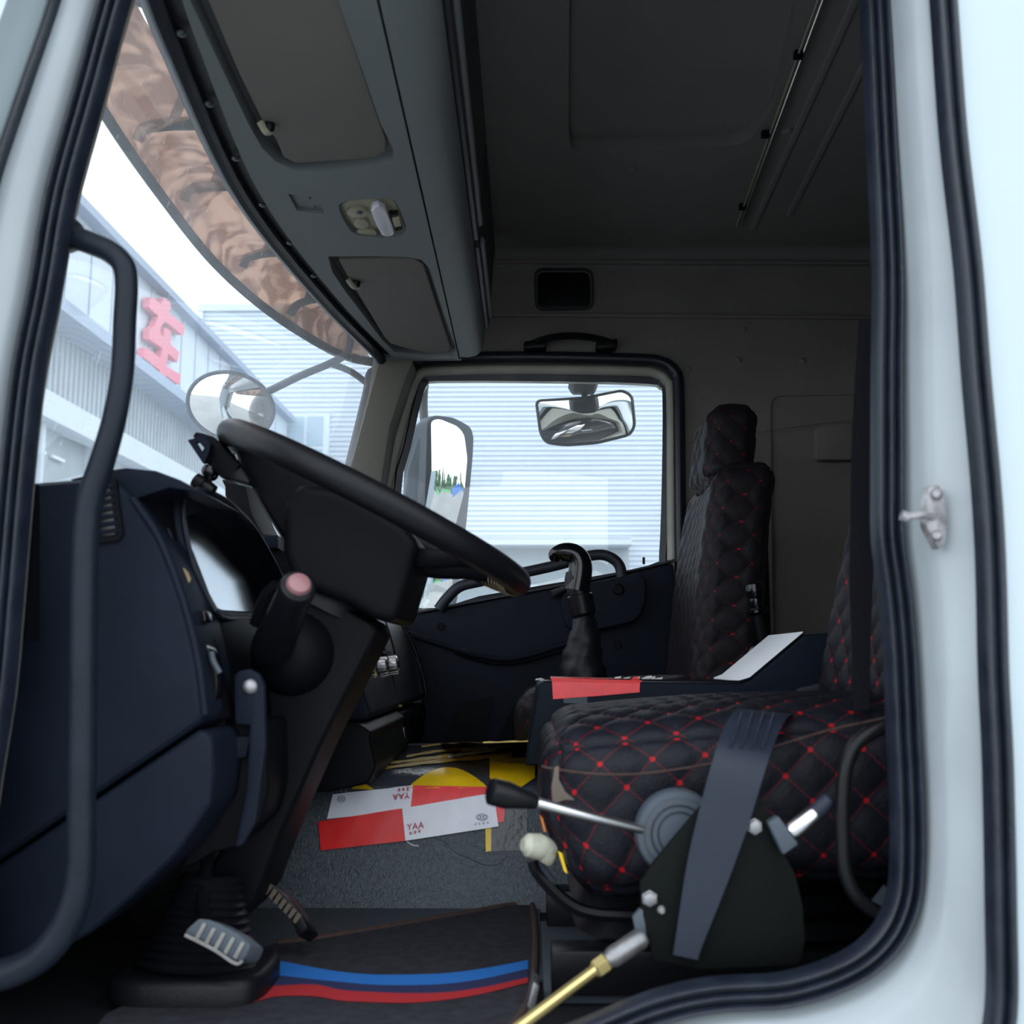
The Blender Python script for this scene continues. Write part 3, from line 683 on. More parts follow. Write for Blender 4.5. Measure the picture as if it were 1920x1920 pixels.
ln = shift(i_, -.018, -.001, .985); ln = [p + Vector((-.24 * (p.z - 1.69), 0, 0)) for p in ln]
cl = MB(); cl.v = ln; cl.f = [tuple(range(len(ln)))]; cl.build('gauge_lens', 'clear', clo)
# dash body behind and below
def xzprism(pts, y0, y1): return MB().slab([Vector((x, y0, z)) for x, z in pts], (0, y1 - y0, 0))
xzprism([(-.50, 1.685), (-.435, 1.665), (-.42, 1.60), (-.40, 1.50), (-.41, 1.44), (-.55, 1.33), (-.80, 1.33), (-.80, 1.69)], .31, .83).build('fascia', 'dash_deep', da, bevel=.008)
xzprism([(-.66, 1.69), (-.60, 1.80), (-.52, 1.69)], .34, .83).build('cowl', 'dash_deep', da, bevel=.01)
MB().prism([(414,898),(458,905),(470,960),(490,1000),(521,1003),(523,1030),(540,1035),(560,1160),(535,1120),(495,1035),(463,985),(436,956),(421,928),(421,912)], 1.95, 2.12).build('centre_pod', 'dash_deep', da, bevel=.005)
MB().prism([(470,1004),(520,1003),(521,1028),(486,1028)], 1.93, 1.955).build('pod_button', 'dash', da, bevel=.002)
# centre stack
MB().prism([(540,1150),(690,1162),(706,1190),(724,1232),(744,1300),(752,1322),(742,1331),(560,1335)], 2.42, 1.97).build('centre_stack', 'dash', da, bevel=.008, seg=3)
MB().prism([(560,1332),(742,1332),(760,1344),(757,1354),(767,1396),(756,1420),(700,1432),(560,1438)], 2.42, 1.90).build('vent_block', 'dash_deep', da, bevel=.008, seg=3)
MB().tube([W(752,1324,2.425), W(640,1318,2.0)], .003, 6).build('amber_seam', 'yellow_worn', da)
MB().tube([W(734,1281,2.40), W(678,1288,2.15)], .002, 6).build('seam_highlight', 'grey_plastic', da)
for x, y, D in ((742, 1246, 2.36), (722, 1249, 2.25), (700, 1251, 2.14)):
    c = W(x, y, D); ax = Vector((.80, 0, .12)).normalized()
    kb = MB().lathe(c - ax * .022, c + ax * .006, [(0, .019), (.1, .020), (.9, .019), (1, .016)], 20).build('knob', 'silver', da)
    rg = MB()
    for k in range(12):
        a = k / 12 * 6.283; e = Vector((-ax.z, 0, ax.x)) * math.cos(a) + Vector((0, 1, 0)) * math.sin(a)
        rg.obox(c - ax * .008 + e * .0195, ax * .012, e * .0015, ax.cross(e) * .0018)
    rg.build('knurl', 'silver', kb)
    MB().lathe(c + ax * .005, c + ax * .0075, [(0, .010), (1, .009)], 16).build('knob_face', 'gloss_black', kb)
MB().prism([(676,1221),(716,1220),(720,1226),(678,1227)], 2.30, 2.42).build('slot', 'gloss_black', da)
MB().prism([(688,1268),(724,1266),(728,1278),(692,1281)], 2.36, 2.42).build('display', 'gloss_black', da, bevel=.002)
for k in range(5):
    a = W(652 + k * 15, 1372, 1.99 + k * .085); b = W(662 + k * 15, 1406, 1.99 + k * .085)
    MB().slab([a, a + Vector((.002, .03, 0)), b + Vector((.002, .03, 0)), b], (.012, 0, 0)).build('rocker_switch', 'gloss_black', da, bevel=.003)
    MB().obox(b + Vector((.012, .015, .004)), (.004, 0, -.004), (0, .012, 0), (.002, 0, .003)).build('rocker_highlight', 'grey_plastic', da, bevel=.001)  # paler block painted as the highlight on each rocker
MB().prism(rounded([(742,1366),(758,1364),(762,1392),(746,1396)], 4), 2.38, 2.43).build('blank_switch', 'gloss_black', da, bevel=.002)
# passenger side of the dash
MB().prism([(540,1150),(748,1163),(764,1190),(778,1224),(790,1266),(797,1302),(790,1312),(600,1316)], 3.05, 2.43).build('passenger_fascia', 'dash_light', da, bevel=.01, seg=3)
MB().prism([(600,1318),(796,1318),(800,1330),(788,1420),(700,1500),(600,1500)], 3.05, 2.44).build('passenger_lower', 'dash_deep', da, bevel=.008)
MB().tube(PX([(752,1166),(768,1196),(782,1230),(794,1272),(800,1304)], 3.02, 1), .004, 6).build('end_trim', 'gloss_black', da)
MB().tube(PX([(720,1158,2.44),(728,1180,2.44),(738,1216,2.44),(748,1262,2.44)], 0, 1), .002, 6).build('stack_seam', 'gloss_black', da)
c = W(719, 1183, 2.42); MB().lathe(c, c + Vector((.012, 0, .004)), [(0, .008), (1, .007)], 12).build('plug', 'gloss_black', da)
# dash pads further along under the windscreen
xzprism([(-.80, 1.60), (-.80, 1.70), (-.56, 1.715), (-.42, 1.70), (-.42, 1.6)], .84, 1.94).build('top_shelf', 'dash_light', da, bevel=.01)
# knee panels and bracket
MB().prism([(386,1360),(500,1350),(502,1480),(488,1540),(440,1590),(400,1600),(330,1640),(402,1510),(406,1440)], 1.42, 1.55).build('knee_panel', 'dash_deep', da, bevel=.01)
MB().prism([(402,1382),(470,1380),(462,1420),(410,1430)], 1.405, 1.425).build('knee_pad', 'dash', da, bevel=.004)
br = MB().prism([(438,1266),(450,1257),(468,1254),(486,1264),(495,1284),(498,1400),(480,1540),(455,1585),(440,1590),(462,1480),(468,1360),(440,1358)], 1.39, 1.405).build('bracket', 'dash', da, bevel=.004)
screw(W(470, 1287, 1.39), .010, (.3, -1, .1), br, 'screw', 'steel')
# paper scrap stuck on the switch strip
sc = MB().slab(PX([(331,1056),(337,1060),(350,1072),(356,1086),(352,1094),(345,1090),(341,1074)], 1.352), (.001, .002, 0)).build('paper_scrap', 'twine')
tag(sc, 'torn beige paper scrap stuck beside the instrument hood', 'paper')

# ---- phone holder
ph = thing('phone_holder', 'black plastic phone holder clamped on the dash top behind the steering wheel', 'phone holder', W(392, 915, 1.5))
def sc_(pts, D=1.5): return PX(pts, D)
MB().slab(PX([(360,818),(367,809),(380,812),(399,818),(413,829),(427,848),(449,871),(432,898),(414,896),(392,870),(389,837)], 1.50), (0, .05, 0)).build('back_plate', 'dash_deep', ph, bevel=.003)
jw = holed(PX([(352,826),(355,824),(361,823),(370,818),(377,816),(383,817),(395,832),(391,849),(383,867),(380,868)], 1.485), [PX([(366,829),(372,827),(383,840),(378,848)], 1.485)], (0, .012, 0)); jw.build('jaw', 'dash', ph)
MB().tube([W(382,858,1.49), W(400,868,1.51)], .006, 8).build('jaw_arm', 'black_plastic', ph)
c = W(392, 884, 1.5); MB().lathe(c - Vector((0, .012, 0)), c + Vector((0, .02, 0)), [(0, .004), (.1, .009), (.6, .010), (1, .006)], 14).build('ball_joint', 'gloss_black', ph)
MB().lathe(W(384,880,1.51), W(405,896,1.51), [(0, .006), (.3, .010), (.7, .010), (1, .006)], 12).build('collar', 'gloss_black', ph)
MB().tube([W(396,892,1.51), W(382,912,1.5)], .006, 8).build('stem', 'gloss_black', ph)
MB().lathe(W(366,899,1.5), W(400,922,1.5), [(0, .011), (.45, .012), (.5, .009), (.6, .009), (.65, .011), (1, .010)], 14).build('clamp_base', 'black_plastic', ph)
MB().prism([(430,890),(452,874),(468,900),(466,908),(432,900)], 1.50, 1.54).build('lower_jaw', 'black_plastic', ph, bevel=.003)

# ================================================================== STEERING
C0 = W(705, 957, 1.6); th = math.radians(27); p_ = Vector((math.cos(th), 0, -math.sin(th))); q_ = Vector((0, 1, 0)); n_ = Vector((math.sin(th), 0, math.cos(th)))
sw = thing('steering_wheel', 'large black steering wheel tilted towards the driver seat', 'steering wheel', C0)
RW = .248
mb = MB(); mb.tube([C0 + p_ * RW * math.cos(a / 64 * 6.2832) + q_ * RW * math.sin(a / 64 * 6.2832) for a in range(64)], .0205, 16, True, sub=1)
mb.build('rim', 'rubber_matte', sw)
HB = C0 - n_ * .045
MB().lathe(HB - n_ * .03, HB + n_ * .022, [(0, .045), (.3, .075), (.7, .082), (.92, .07), (1, .04)], 28).build('hub_pad', 'dash_deep', sw)
for a in (35, 325):
    e = p_ * math.cos(math.radians(a)) + q_ * math.sin(math.radians(a))
    MB().tube([HB + e * .06, HB + e * .13 + n_ * .006, C0 + e * (RW - .05) - n_ * .014, C0 + e * (RW - .006)], [.020, .016, .013, .013], 12, flat=.6).build('spoke', 'dash_deep', sw)
MB().prism([(436,842),(470,846),(560,882),(660,930),(660,985),(560,1030),(533,1016),(502,966),(466,904),(446,868)], 1.55, 1.67).build('spoke', 'dash_deep', sw, bevel=.012, seg=3)
MB().tube(PX([(437,850),(448,872),(467,904),(502,964),(533,1014)], 1.548), .0016, 6).build('spoke_highlight', 'dash_light', sw)  # thin lighter tube paints a highlight along the spoke
tw = MB()
for k in range(9):
    a = math.radians(12 + k * 3.2); e = p_ * math.cos(a) + q_ * math.sin(a); t = -p_ * math.sin(a) + q_ * math.cos(a)
    c = C0 + e * RW
    tw.tube([c + e * .0192 * math.cos(u) + n_ * .0192 * math.sin(u) + t * .0012 * (u - 3) for u in [i * .6283 for i in range(10)]], .0022, 6, True, sub=2)
tw.build('lacing', 'twine', sw)
co = thing('steering_column', 'black steering column cover running down from the wheel to the floor', 'steering column', W(600, 1400, 1.6))
MB().prism([(530,940),(560,905),(640,915),(706,950),(760,985),(786,1020),(772,1070),(742,1168),(700,1160),(650,1132),(590,1110),(546,1085),(528,1040)], 1.50, 1.74).build('upper_shroud', 'dash_deep', co, bevel=.02, seg=4)
MB().lathe(C0 - n_ * .17, HB - n_ * .02, [(0, .075), (.5, .07), (.85, .055), (1, .045)], 24).build('boot', 'rubber_matte', co)
MB().prism([(486,1150),(560,1096),(640,1132),(700,1166),(712,1180),(690,1226),(600,1404),(530,1562),(482,1690),(440,1742),(350,1720),(382,1640),(470,1500),(500,1330),(486,1230)], 1.54, 1.70).build('lower_shroud', 'dash_deep', co, bevel=.014, seg=3)
MB().prism([(664,1250),(686,1242),(626,1378),(545,1550),(528,1545),(604,1378)], 1.69, 1.715).build('lit_edge', 'beige_strip', co, bevel=.003)  # beige strip paints the lit edge of the column cover
c = W(548, 1225, 1.54); MB().lathe(c + Vector((0, .03, 0)), c - Vector((0, .05, 0)), [(0, .064), (.4, .062), (.75, .050), (.93, .03), (1, .01)], 28).build('stalk_housing', 'dash_deep', co)
a, b = W(512, 1210, 1.46), W(560, 1096, 1.33)
st = MB().lathe(a, b, [(0, .030), (.1, .029), (.8, .0235), (.93, .0245), (.98, .0225), (1, .018)], 24).build('control_stalk', 'rubber_matte', co)
d = (b - a).normalized(); MB().lathe(b - d * .006, b + d * .008, [(0, .0165), (.4, .0165), (.8, .014), (1, .007)], 20).build('end_button', 'pink', st)['label'] = 'pink push button'
MB().tube(PX([(480,1170,1.45),(500,1120,1.43),(520,1098,1.42)], 0), .010, 8).build('lever', 'dash_deep', co)
# steering shaft boot on the floor
bt = thing('floor_boot', 'black ribbed rubber boot on the floor below the steering column', 'boot', WZ(372, 1850, ZF + .01))
bc = WZ(372, 1850, ZF + .012)
rows = []
for sx, z in ((1.04, 0), (1.04, .022), (1.0, .030), (.94, .032)):
    rows.append([bc + Vector((.098 * sx * (abs(math.cos(t)) ** .5) * (1 if math.cos(t) > 0 else -1), .085 * sx * (abs(math.sin(t)) ** .5) * (1 if math.sin(t) > 0 else -1), z)) for t in [i / 32 * 6.2832 for i in range(32)]])
mb = MB().grid(rows, False, True); mb.f.append(tuple(range(32))); mb.f.append(tuple(96 + i for i in range(32))); mb.build('base', 'rubber_matte', bt, sharp=50)
tp = W(395, 1640, 1.50); pr = []
for k in range(23):
    t = k / 22; pr.append((t, lerp(.088, .042, t ** .8) * (1 if k % 2 else .90)))
MB().lathe(bc + Vector((0, 0, .028)), tp, pr, 28).build('bellows', 'rubber_matte', bt)
# pedals
pd = thing('brake_pedal', 'pedal with metal-ribbed pad just above the ribbed rubber boot', 'pedal', W(410, 1765, 1.33))
P0 = PX([(345,1750),(352,1740),(372,1722),(392,1724),(412,1732),(445,1750),(470,1772),(463,1790),(455,1800),(440,1803),(400,1776)], 1.33)
MB().slab(P0, (.01, .03, -.012)).build('pad', 'grey_plastic', pd, bevel=.003)
for k in range(5):
    x, y = 372 + k * 18, 1733 + k * 9
    MB().slab(PX([(x + 8, y - 3), (x + 15, y), (x - 1, y + 30), (x - 8, y + 26)], 1.327), (0, .004, 0)).build('rib', 'rib_worn', pd, bevel=.001)
MB().tube(PX([(347,1753),(400,1780),(440,1806),(455,1802)], 1.326), .0022, 6).build('rim', 'rib_worn', pd)
MB().tube([W(400,1765,1.37), W(380,1700,1.44), W(390,1600,1.5)], .009, 8).build('arm', 'black_plastic', pd)
pd = thing('accelerator_pedal', 'worn curved pedal at the end of the grey engine cover', 'pedal', W(535, 1700, 1.6))
MB().ribbon(PX([(494,1648),(520,1664),(545,1688),(566,1718),(577,1742)], 1.6), PX([(488,1668),(512,1686),(534,1706),(548,1732),(558,1757)], 1.6), (.012, .03, -.016), 4).build('pad', 'black_plastic', pd, bevel=.003)
for k in range(7):
    a = W(504 + k * 9, 1657 + k * 9, 1.597); MB().slab([a, a + Vector((.006, 0, -.004)), a + Vector((-.003, 0, -.016)), a + Vector((-.007, 0, -.012))], (0, .003, 0)).build('rib', 'beige_strip', pd)
MB().tube([W(505,1670,1.63), W(480,1600,1.66), W(480,1500,1.68)], .008, 8).build('arm', 'black_plastic', pd)
# A-pillar grab bar
gb = thing('grab_bar', 'long black tubular grab bar on the windscreen pillar in front of the dashboard', 'handle', W(150, 1400, 1.2))
MB().tube(PX([(112,436,1.22),(140,445,1.215),(175,458,1.21),(207,473,1.205),(231,497,1.2),(237,535,1.2),(234,600,1.2),(229,700,1.2),(213,790,1.2),(190,870,1.2),(170,930,1.2),(161,990,1.2),(157,1100,1.2),(155,1300,1.2),(153,1500,1.2),(150,1640,1.2),(128,1725,1.2),(80,1790,1.2),(20,1822,1.2),(-60,1840,1.2)], 0),
          [.0145, .0145, .014, .0135, .0135, .0135, .0135, .0135, .014, .015, .0155, .0155, .0155, .0155, .0155, .016, .017, .017, .017, .017], 14, sub=6).build('bar', 'bar_rubber', gb)
MB().lathe(W(118,438,1.235), W(134,443,1.21), [(0, .024), (.6, .022), (1, .015)], 16).build('foot', 'black_plastic', gb)

# ================================================================== ENGINE COVER, TAPES, MAT
EP = [(1.962, 1.140), (1.970, 1.158), (1.988, 1.20), (2.005, 1.27), (2.020, 1.33), (2.042, 1.366), (2.09, 1.386), (2.2, 1.394), (2.45, 1.398), (2.70, 1.394), (2.80, 1.37), (2.86, 1.28), (2.88, 1.15)]
EPS = smooth([Vector((0, a, b)) for a, b in EP], 4)
ec = thing('engine_cover', 'grey textured vinyl engine cover between the footwells', 'engine cover', (.05, .95, ZF))
rows = [[Vector((x, p.y - 1.1, p.z)) for x in [-.54 + 1.80 * i / 24 for i in range(25)]] for p in EPS]
mb = MB().grid(rows)
mb.build('cover', 'vinyl', ec, sharp=70)
MB().slab([Vector((-.54, .45, ZF + .001)), Vector((.02, .45, ZF + .001)), Vector((.02, .875, ZF + .001)), Vector((-.54, .875, ZF + .001))], (0, 0, .005)).build('floor_flap', 'vinyl', ec)
def onp(px, py, lift=.002):
    """where the sight line of a pixel meets the engine cover"""
    d = ray(px, py)
    for a, b in zip(EPS, EPS[1:]):
        za = (CAMP + d * (a.y / d.y)).z - a.z; zb = (CAMP + d * (b.y / d.y)).z - b.z
        if za * zb <= 0 and za != zb:
            t = za / (za - zb); D = lerp(a.y, b.y, t); p = CAMP + d * (D / d.y)
            n = Vector((0, -(b.z - a.z), (b.y - a.y))).normalized()
            return p + n * lift
    D = 2.0; return CAMP + d * (D / d.y)
def patch(quad, lift, nu=8, nv=6, th=.0008):
    (x0, y0), (x1, y1), (x2, y2), (x3, y3) = quad; rows = []
    for j in range(nv + 1):
        r = []
        for i in range(nu + 1):
            u, v = i / nu, j / nv
            x = lerp(lerp(x0, x1, u), lerp(x3, x2, u), v); y = lerp(lerp(y0, y1, u), lerp(y3, y2, u), v)
            r.append(onp(x, y, lift + .0003 * math.sin(i * 1.7 + j * .9)))
        rows.append(r)
    return MB().grid(rows)
tb = thing('tape_patch', 'black plastic tape with frayed yellow stripes over the top of the engine cover', 'tape', onp(850, 1460))
patch([(640,1474),(1006,1472),(1000,1392),(760,1399)], .0012, 12, 36).build('black_film', 'tape_sheen', tb)
def band(pts, w0, w1, lift):
    rows = []
    P = smooth([Vector((x, y, 0)) for x, y in pts], 5); m = len(P)
    for i, p in enumerate(P):
        w = lerp(w0, w1, i / (m - 1)) * (1 + .25 * math.sin(i * 2.1)); rows.append([onp(p.x, p.y - w, lift), onp(p.x, p.y, lift), onp(p.x, p.y + w, lift)])
    return MB().grid(rows)
for pts, w0, w1 in (([(790,1402),(850,1395),(920,1393),(990,1391)], 2, 3), ([(762,1421),(820,1411),(900,1404),(992,1401)], 2, 4), ([(672,1452),(740,1440),(830,1429),(925,1421),(960,1418)], 2, 5), ([(700,1437),(760,1430),(850,1419)], 1, 4)):
    band(pts, w0, w1, .0032).build('yellow_stripe', 'yellow_worn', tb)
for pts in ([(840,1422),(870,1418),(930,1410)], [(866,1411),(900,1408),(940,1405)]):
    band(pts, 3, 2, .0045).build('torn_strip', 'white_tape', tb)
mb = MB(); o = [onp(765 + 150 * t, 1478 - 35 * math.sin(math.pi * t) ** .9, .0060) for t in [i / 12 for i in range(13)]]
lo = [onp(765 + 150 * t, 1480, .0060) for t in [i / 12 for i in range(13)]]
MB().grid([[onp(765 + 150 * t, 1480 - 37 * math.sin(math.pi * t) ** .9 * (1 - u), .0050) for t in [i / 16 for i in range(17)]] for u in [k / 12 for k in range(13)]]).build('yellow_disc', 'yellow', tb)
patch([(660,1481),(674,1467),(678,1467),(702,1482)], .0038, 3, 3).build('yellow_corner', 'yellow', tb)
patch([(918,1434),(1003,1436),(1003,1462),(918,1462)], .0048, 6, 5).build('yellow_flap', 'yellow', tb)
patch([(918,1425),(1003,1425),(1003,1434),(918,1434)], .0048, 6, 3).build('yellow_flap', 'yellow_worn', tb)
patch([(918,1462),(1003,1462),(975,1480),(930,1474)], .0048, 5, 3).build('yellow_flap', 'yellow', tb)
t1 = thing('tape_patch', 'glossy black tape square with a yellow edge beside the seat', 'tape', onp(950, 1560))
patch([(915,1500),(990,1498),(988,1594),(912,1597)], .0015, 5, 8).build('black_film', 'tape_dark', t1)
patch([(910,1545),(921,1545),(921,1596),(911,1597)], .003, 2, 5).build('yellow_edge', 'yellow', t1)
# reflective tapes
def text_on(s, size, c, ux, uy, m, parent, name='lettering', th=.0004):
    cu = bpy.data.curves.new('t', 'FONT'); cu.body = s; cu.size = size; cu.align_x = 'CENTER'; cu.align_y = 'CENTER'; cu.extrude = th; cu.resolution_u = 3
    to = bpy.data.objects.new('t', cu); COL.objects.link(to); bpy.context.view_layer.update()
    me = bpy.data.meshes.new_from_object(to.evaluated_get(bpy.context.evaluated_depsgraph_get())); bpy.data.objects.remove(to)
    ux, uy = Vector(ux).normalized(), Vector(uy).normalized(); n = ux.cross(uy)
    for v in me.vertices: v.co = c + ux * v.co.x + uy * v.co.y + n * v.co.z - OFF[parent]
    me.materials.clear(); me.materials.append(MATS[m])
    o = bpy.data.objects.new(name, me); COL.objects.link(o); o.parent = parent; OFF[o] = OFF[parent]; return o
ta = thing('reflective_tape', 'upper red and white reflective tape strip, partly covered by the one below it', 'tape', onp(770, 1500))
patch([(625,1491),(775,1476),(770,1520),(614,1536)], .0055, 10, 4).build('white_half', 'white_tape', ta)
patch([(775,1476),(922,1479),(946,1512),(770,1520)], .0055, 10, 4).build('red_half', 'red_soft', ta)
patch([(915,1510),(947,1510),(945,1541),(915,1545)], .0050, 3, 3).build('red_end', 'red_soft', ta)
tl = thing('reflective_tape', 'lower red and white reflective tape strip stuck across the engine cover edge', 'tape', onp(770, 1560))
patch([(598,1541),(755,1517),(761,1577),(603,1595)], .0075, 10, 5).build('red_half', 'red_tape', tl)
patch([(755,1517),(926,1489),(935,1550),(761,1577)], .0075, 10, 5).build('white_half', 'white_tape', tl)
def px_axes(x, y, dx, dy, lift):
    c = onp(x, y, lift); u = (onp(x + dx, y + dy, lift) - c); v = (onp(x, y - 6, lift) - c); return c, u, v
c, u, v = px_axes(780, 1550, 10, -1.6, .0105); text_on('YAA', .0165, c, u, v, 'red_ink', tl)
c, u, v = px_axes(753, 1495, -10, 1.2, .0090); text_on('YAA', .0165, c, u, -v, 'red_ink', ta)
def marks(pts, w, m, parent, lift):
    mk = MB()
    for x, y in pts:
        c = onp(x, y, lift); u = (onp(x + w, y, lift) - c); v = (onp(x, y - w, lift) - c)
        for k in (-.8, 0, .8): mk.add([c - u + v * (k - .2), c + u + v * (k - .2), c + u + v * (k + .2), c - u + v * (k + .2)], [(0, 1, 2, 3)])
        mk.add([c - u * .15 - v, c + u * .15 - v, c + u * .15 + v, c - u * .15 + v], [(0, 1, 2, 3)])
    o = mk.build('small_print', m, parent, smooth_=False); o['kind'] = 'stuff'; return o
marks([(771,1563),(779,1561),(787,1559)], 2.6, 'red_ink', tl, .0088)
marks([(749,1484),(757,1483),(765,1482)], 2.6, 'red_ink', ta, .0068)
marks([(892,1546),(899,1545),(907,1544),(915,1543)], 1.8, 'grey_ink', tl, .0088)
marks([(641,1486.5),(649,1486)], 1.8, 'grey_ink', ta, .0068)
def oval(x, y, rx, ry, parent, lift):
    mb = MB()
    for k, (ax, sx) in enumerate(((0, 1), (-.45, .28), (0, .28), (.45, .28))):
        P = [onp(x + rx * ax + rx * sx * math.cos(a), y + ry * (1 if k == 0 else .5) * math.sin(a), lift) for a in [i / 14 * 6.2832 for i in range(14)]]
        mb.tube(P, .0006, 4, True, sub=1)
    mb.build('emblem', 'grey_ink', parent)
oval(904, 1533, 11, 6, tl, .009); oval(641, 1500, 7, 6, ta, .007)
# clear film with lifted edges on the vinyl
MB().tube([onp(x, y, .001) for x, y in ((763,1578),(775,1585),(785,1586))], .0012, 5).build('film_edge', 'paper', ec)
MB().tube([onp(x, y, .0005) for x, y in ((812,1570),(835,1580),(850,1596),(880,1610),(910,1622),(935,1620),(950,1606))], .0007, 5).build('film_edge', 'grey_plastic', ec)
MB().tube([onp(x, y, .001) for x, y in ((664,1628),(675,1640))], .0010, 5).build('film_edge', 'grey_plastic', ec)
# floor mat
ZM = ZF + .012
mt = thing('floor_mat', 'dark floor mat with brown bound edge and blue, navy and red stripes', 'floor mat', (-.15, .5, ZF))
MO = [(440,1790),(520,1768),(575,1762),(700,1742),(850,1716),(984,1693),(998,1700),(1004,1760),(1000,1840),(985,1890),(950,1935),(900,2020),(300,2020),(150,1960),(200,1900)]
mp = [WZ(x, y, ZM) for x, y in MO]
MB().slab(mp, (0, 0, -.010)).build('pile', 'mat_fabric', mt)
MB().tube([WZ(x, y, ZM) for x, y in MO[1:11]], .005, 8, sub=3).build('bound_edge', 'mat_edge', mt)
def fband(A, B, z): return MB().grid([smooth([WZ(x, y, z) for x, y in A], 6), smooth([WZ(x, y, z) for x, y in B], 6)])
xs = [470, 520, 590, 640, 700, 770, 840, 910, 990]
t0 = [1797, 1801, 1814, 1822, 1827, 1827, 1824, 1815, 1800]; t1_ = [1822, 1828, 1836, 1841, 1846, 1847, 1844, 1834, 1816]
t2 = [1852, 1848, 1846, 1856, 1860, 1862, 1860, 1850, 1832]; t3 = [1880, 1868, 1868, 1876, 1879, 1880, 1874, 1862, 1842]
Z2 = ZM + .0012
fband(list(zip(xs, t0)), list(zip(xs, t1_)), Z2).build('blue_stripe', 'blue', mt)
fband(list(zip(xs, t1_)), list(zip(xs, t2)), Z2).build('navy_stripe', 'navy', mt)
fband(list(zip(xs, t2)), list(zip(xs, t3)), Z2).build('red_stripe', 'mat_red', mt)

# ================================================================== CENTRE CONSOLE AND LEVERS
cc_ = thing('console_box', 'black storage box between the seats with red tape on its front edge', 'console', W(1250, 1430, 2.05))
OUT = [(1008,1284),(1018,1277),(1386,1281),(1404,1276),(1508,1190),(1560,1186),(1700,1190),(1700,1420),(984,1436)]
MB().slab([W(x, y, 1.93) for x, y in OUT], (0, .29, 0)).build('body', 'dash', cc_, bevel=.006, seg=3)
MB().ribbon(PX([(1020,1275),(1200,1277),(1386,1280),(1406,1274),(1508,1188)], 1.95, 1), PX([(1020,1275),(1200,1277),(1386,1280),(1406,1274),(1508,1188)], 1.93, 1), (0, 0, .004), 1).build('rim', 'dash_deep', cc_)
MB().ribbon([W(1388,1278,1.937), W(1406,1271,1.937), W(1506,1187,1.937)], [Vector((W(1388,1278,1.937).x, 1.115, W(1388,1278,1.937).z)), Vector((W(1406,1271,1.937).x, 1.115, W(1406,1271,1.937).z)), Vector((W(1506,1187,1.937).x, 1.115, W(1506,1187,1.937).z))], (0, 0, .003), 1).build('white_edge', 'white_plastic', cc_, bevel=.002)
rt = thing('adhesive_tape', 'red tape folded over the top edge of the black box between the seats', 'tape', W(1115, 1300, 1.926))
MB().slab(PX([(1035,1278),(1200,1281),(1199,1298),(1120,1305),(1037,1311)], 1.9265), (0, .001, 0)).build('front_flap', 'red_soft', rt)
MB().slab(PX([(1033,1271),(1205,1276),(1200,1281),(1035,1278)], 1.926), (0, .05, .002)).build('top_fold', 'red_tape', rt)
MB().slab(PX([(1180,1276),(1192,1268),(1197,1270),(1200,1281)], 1.93), (.001, .01, 0)).build('curled_end', 'red_tape', rt)
MB().slab(PX([(1056,1309),(1101,1306),(1101,1320),(1057,1318)], 1.928), (0, .001, 0)).build('grey_strip', 'grey_plastic', rt)
for x0, x1, y in ((1010, 1036, 1275), (1158, 1210, 1274), (1215, 1236, 1272)):
    mb = MB()
    for k in range(4):
        t = k / 3; mb.obox(W(lerp(x0, x1, t), y + random.uniform(-3, 1), 2.0), (.006, 0, .001), (0, .006, 0), (.001, 0, random.uniform(.001, .004)))
    tag(mb.build('plastic_scrap', 'paper', None, bevel=.002), {1010: 'white scrap on the front corner of the black box', 1158: 'crumpled white film scraps beside the red tape on the black box', 1215: 'small white scrap right of the red tape on the black box'}[x0], 'scrap')
gl_ = thing('gear_lever', 'black gear lever with a hooked knob and a leather gaiter', 'gear lever', W(1095, 1290, 2.42))
GD = 2.42
MB().tube(PX([(1040,1052,GD),(1042,1040,GD),(1058,1035,GD),(1078,1040,GD),(1088,1057,GD),(1087,1080,GD),(1082,1108,GD)], 0), [.010, .018, .022, .025, .027, .028, .028], 14, flat=1.15).build('knob_head', 'gloss_black', gl_)
MB().lathe(W(1078,1070,GD), W(1096,1160,GD), [(0, .022), (.15, .0285), (.5, .027), (.52, .030), (.9, .029), (1, .020)], 20).build('grip', 'black_plastic', gl_)
rows = []
for k in range(14):
    t = k / 13; c = W(lerp(1096, 1092, t), lerp(1155, 1300, t), GD); R = lerp(.022, .056, min(1, t * 1.25) ** .8) * (1 + .06 * math.sin(k * 2.3))
    rows.append([c + Vector((math.cos(a) * R * (1 + .07 * math.sin(3 * a + k * .7)), math.sin(a) * R * (1 + .07 * math.cos(4 * a + k)), 0)) for a in [i / 24 * 6.2832 for i in range(24)]])
MB().grid(rows, False, True).build('gaiter', 'rubber_matte', gl_, sharp=80)
MB().lathe(W(1092,1285,GD), W(1092,1372,GD), [(0, .06), (.1, .075), (.9, .09), (1, .09)], 20).build('base', 'black_plastic', gl_)
g2 = thing('range_lever', 'small black lever with a double knob behind the black box', 'lever', W(1432, 1400, 2.34))
MB().lathe(W(1436,1255,2.34), W(1436,1372,2.34), [(0, .045), (.2, .05), (1, .06)], 16).build('pedestal', 'black_plastic', g2)
MB().lathe(W(1414,1092,2.34), W(1420,1143,2.34), [(0, .012), (.08, .019), (.3, .022), (.5, .020), (.6, .016), (.8, .017), (1, .014)], 18).build('knob', 'gloss_black', g2)
MB().lathe(W(1418,1140,2.34), W(1421,1152,2.34), [(0, .018), (.3, .026), (.7, .026), (1, .016)], 18).build('collar', 'gloss_black', g2)
MB().tube([W(1421,1150,2.34), W(1428,1190,2.34), W(1433,1215,2.34)], .011, 10).build('stem', 'black_plastic', g2)
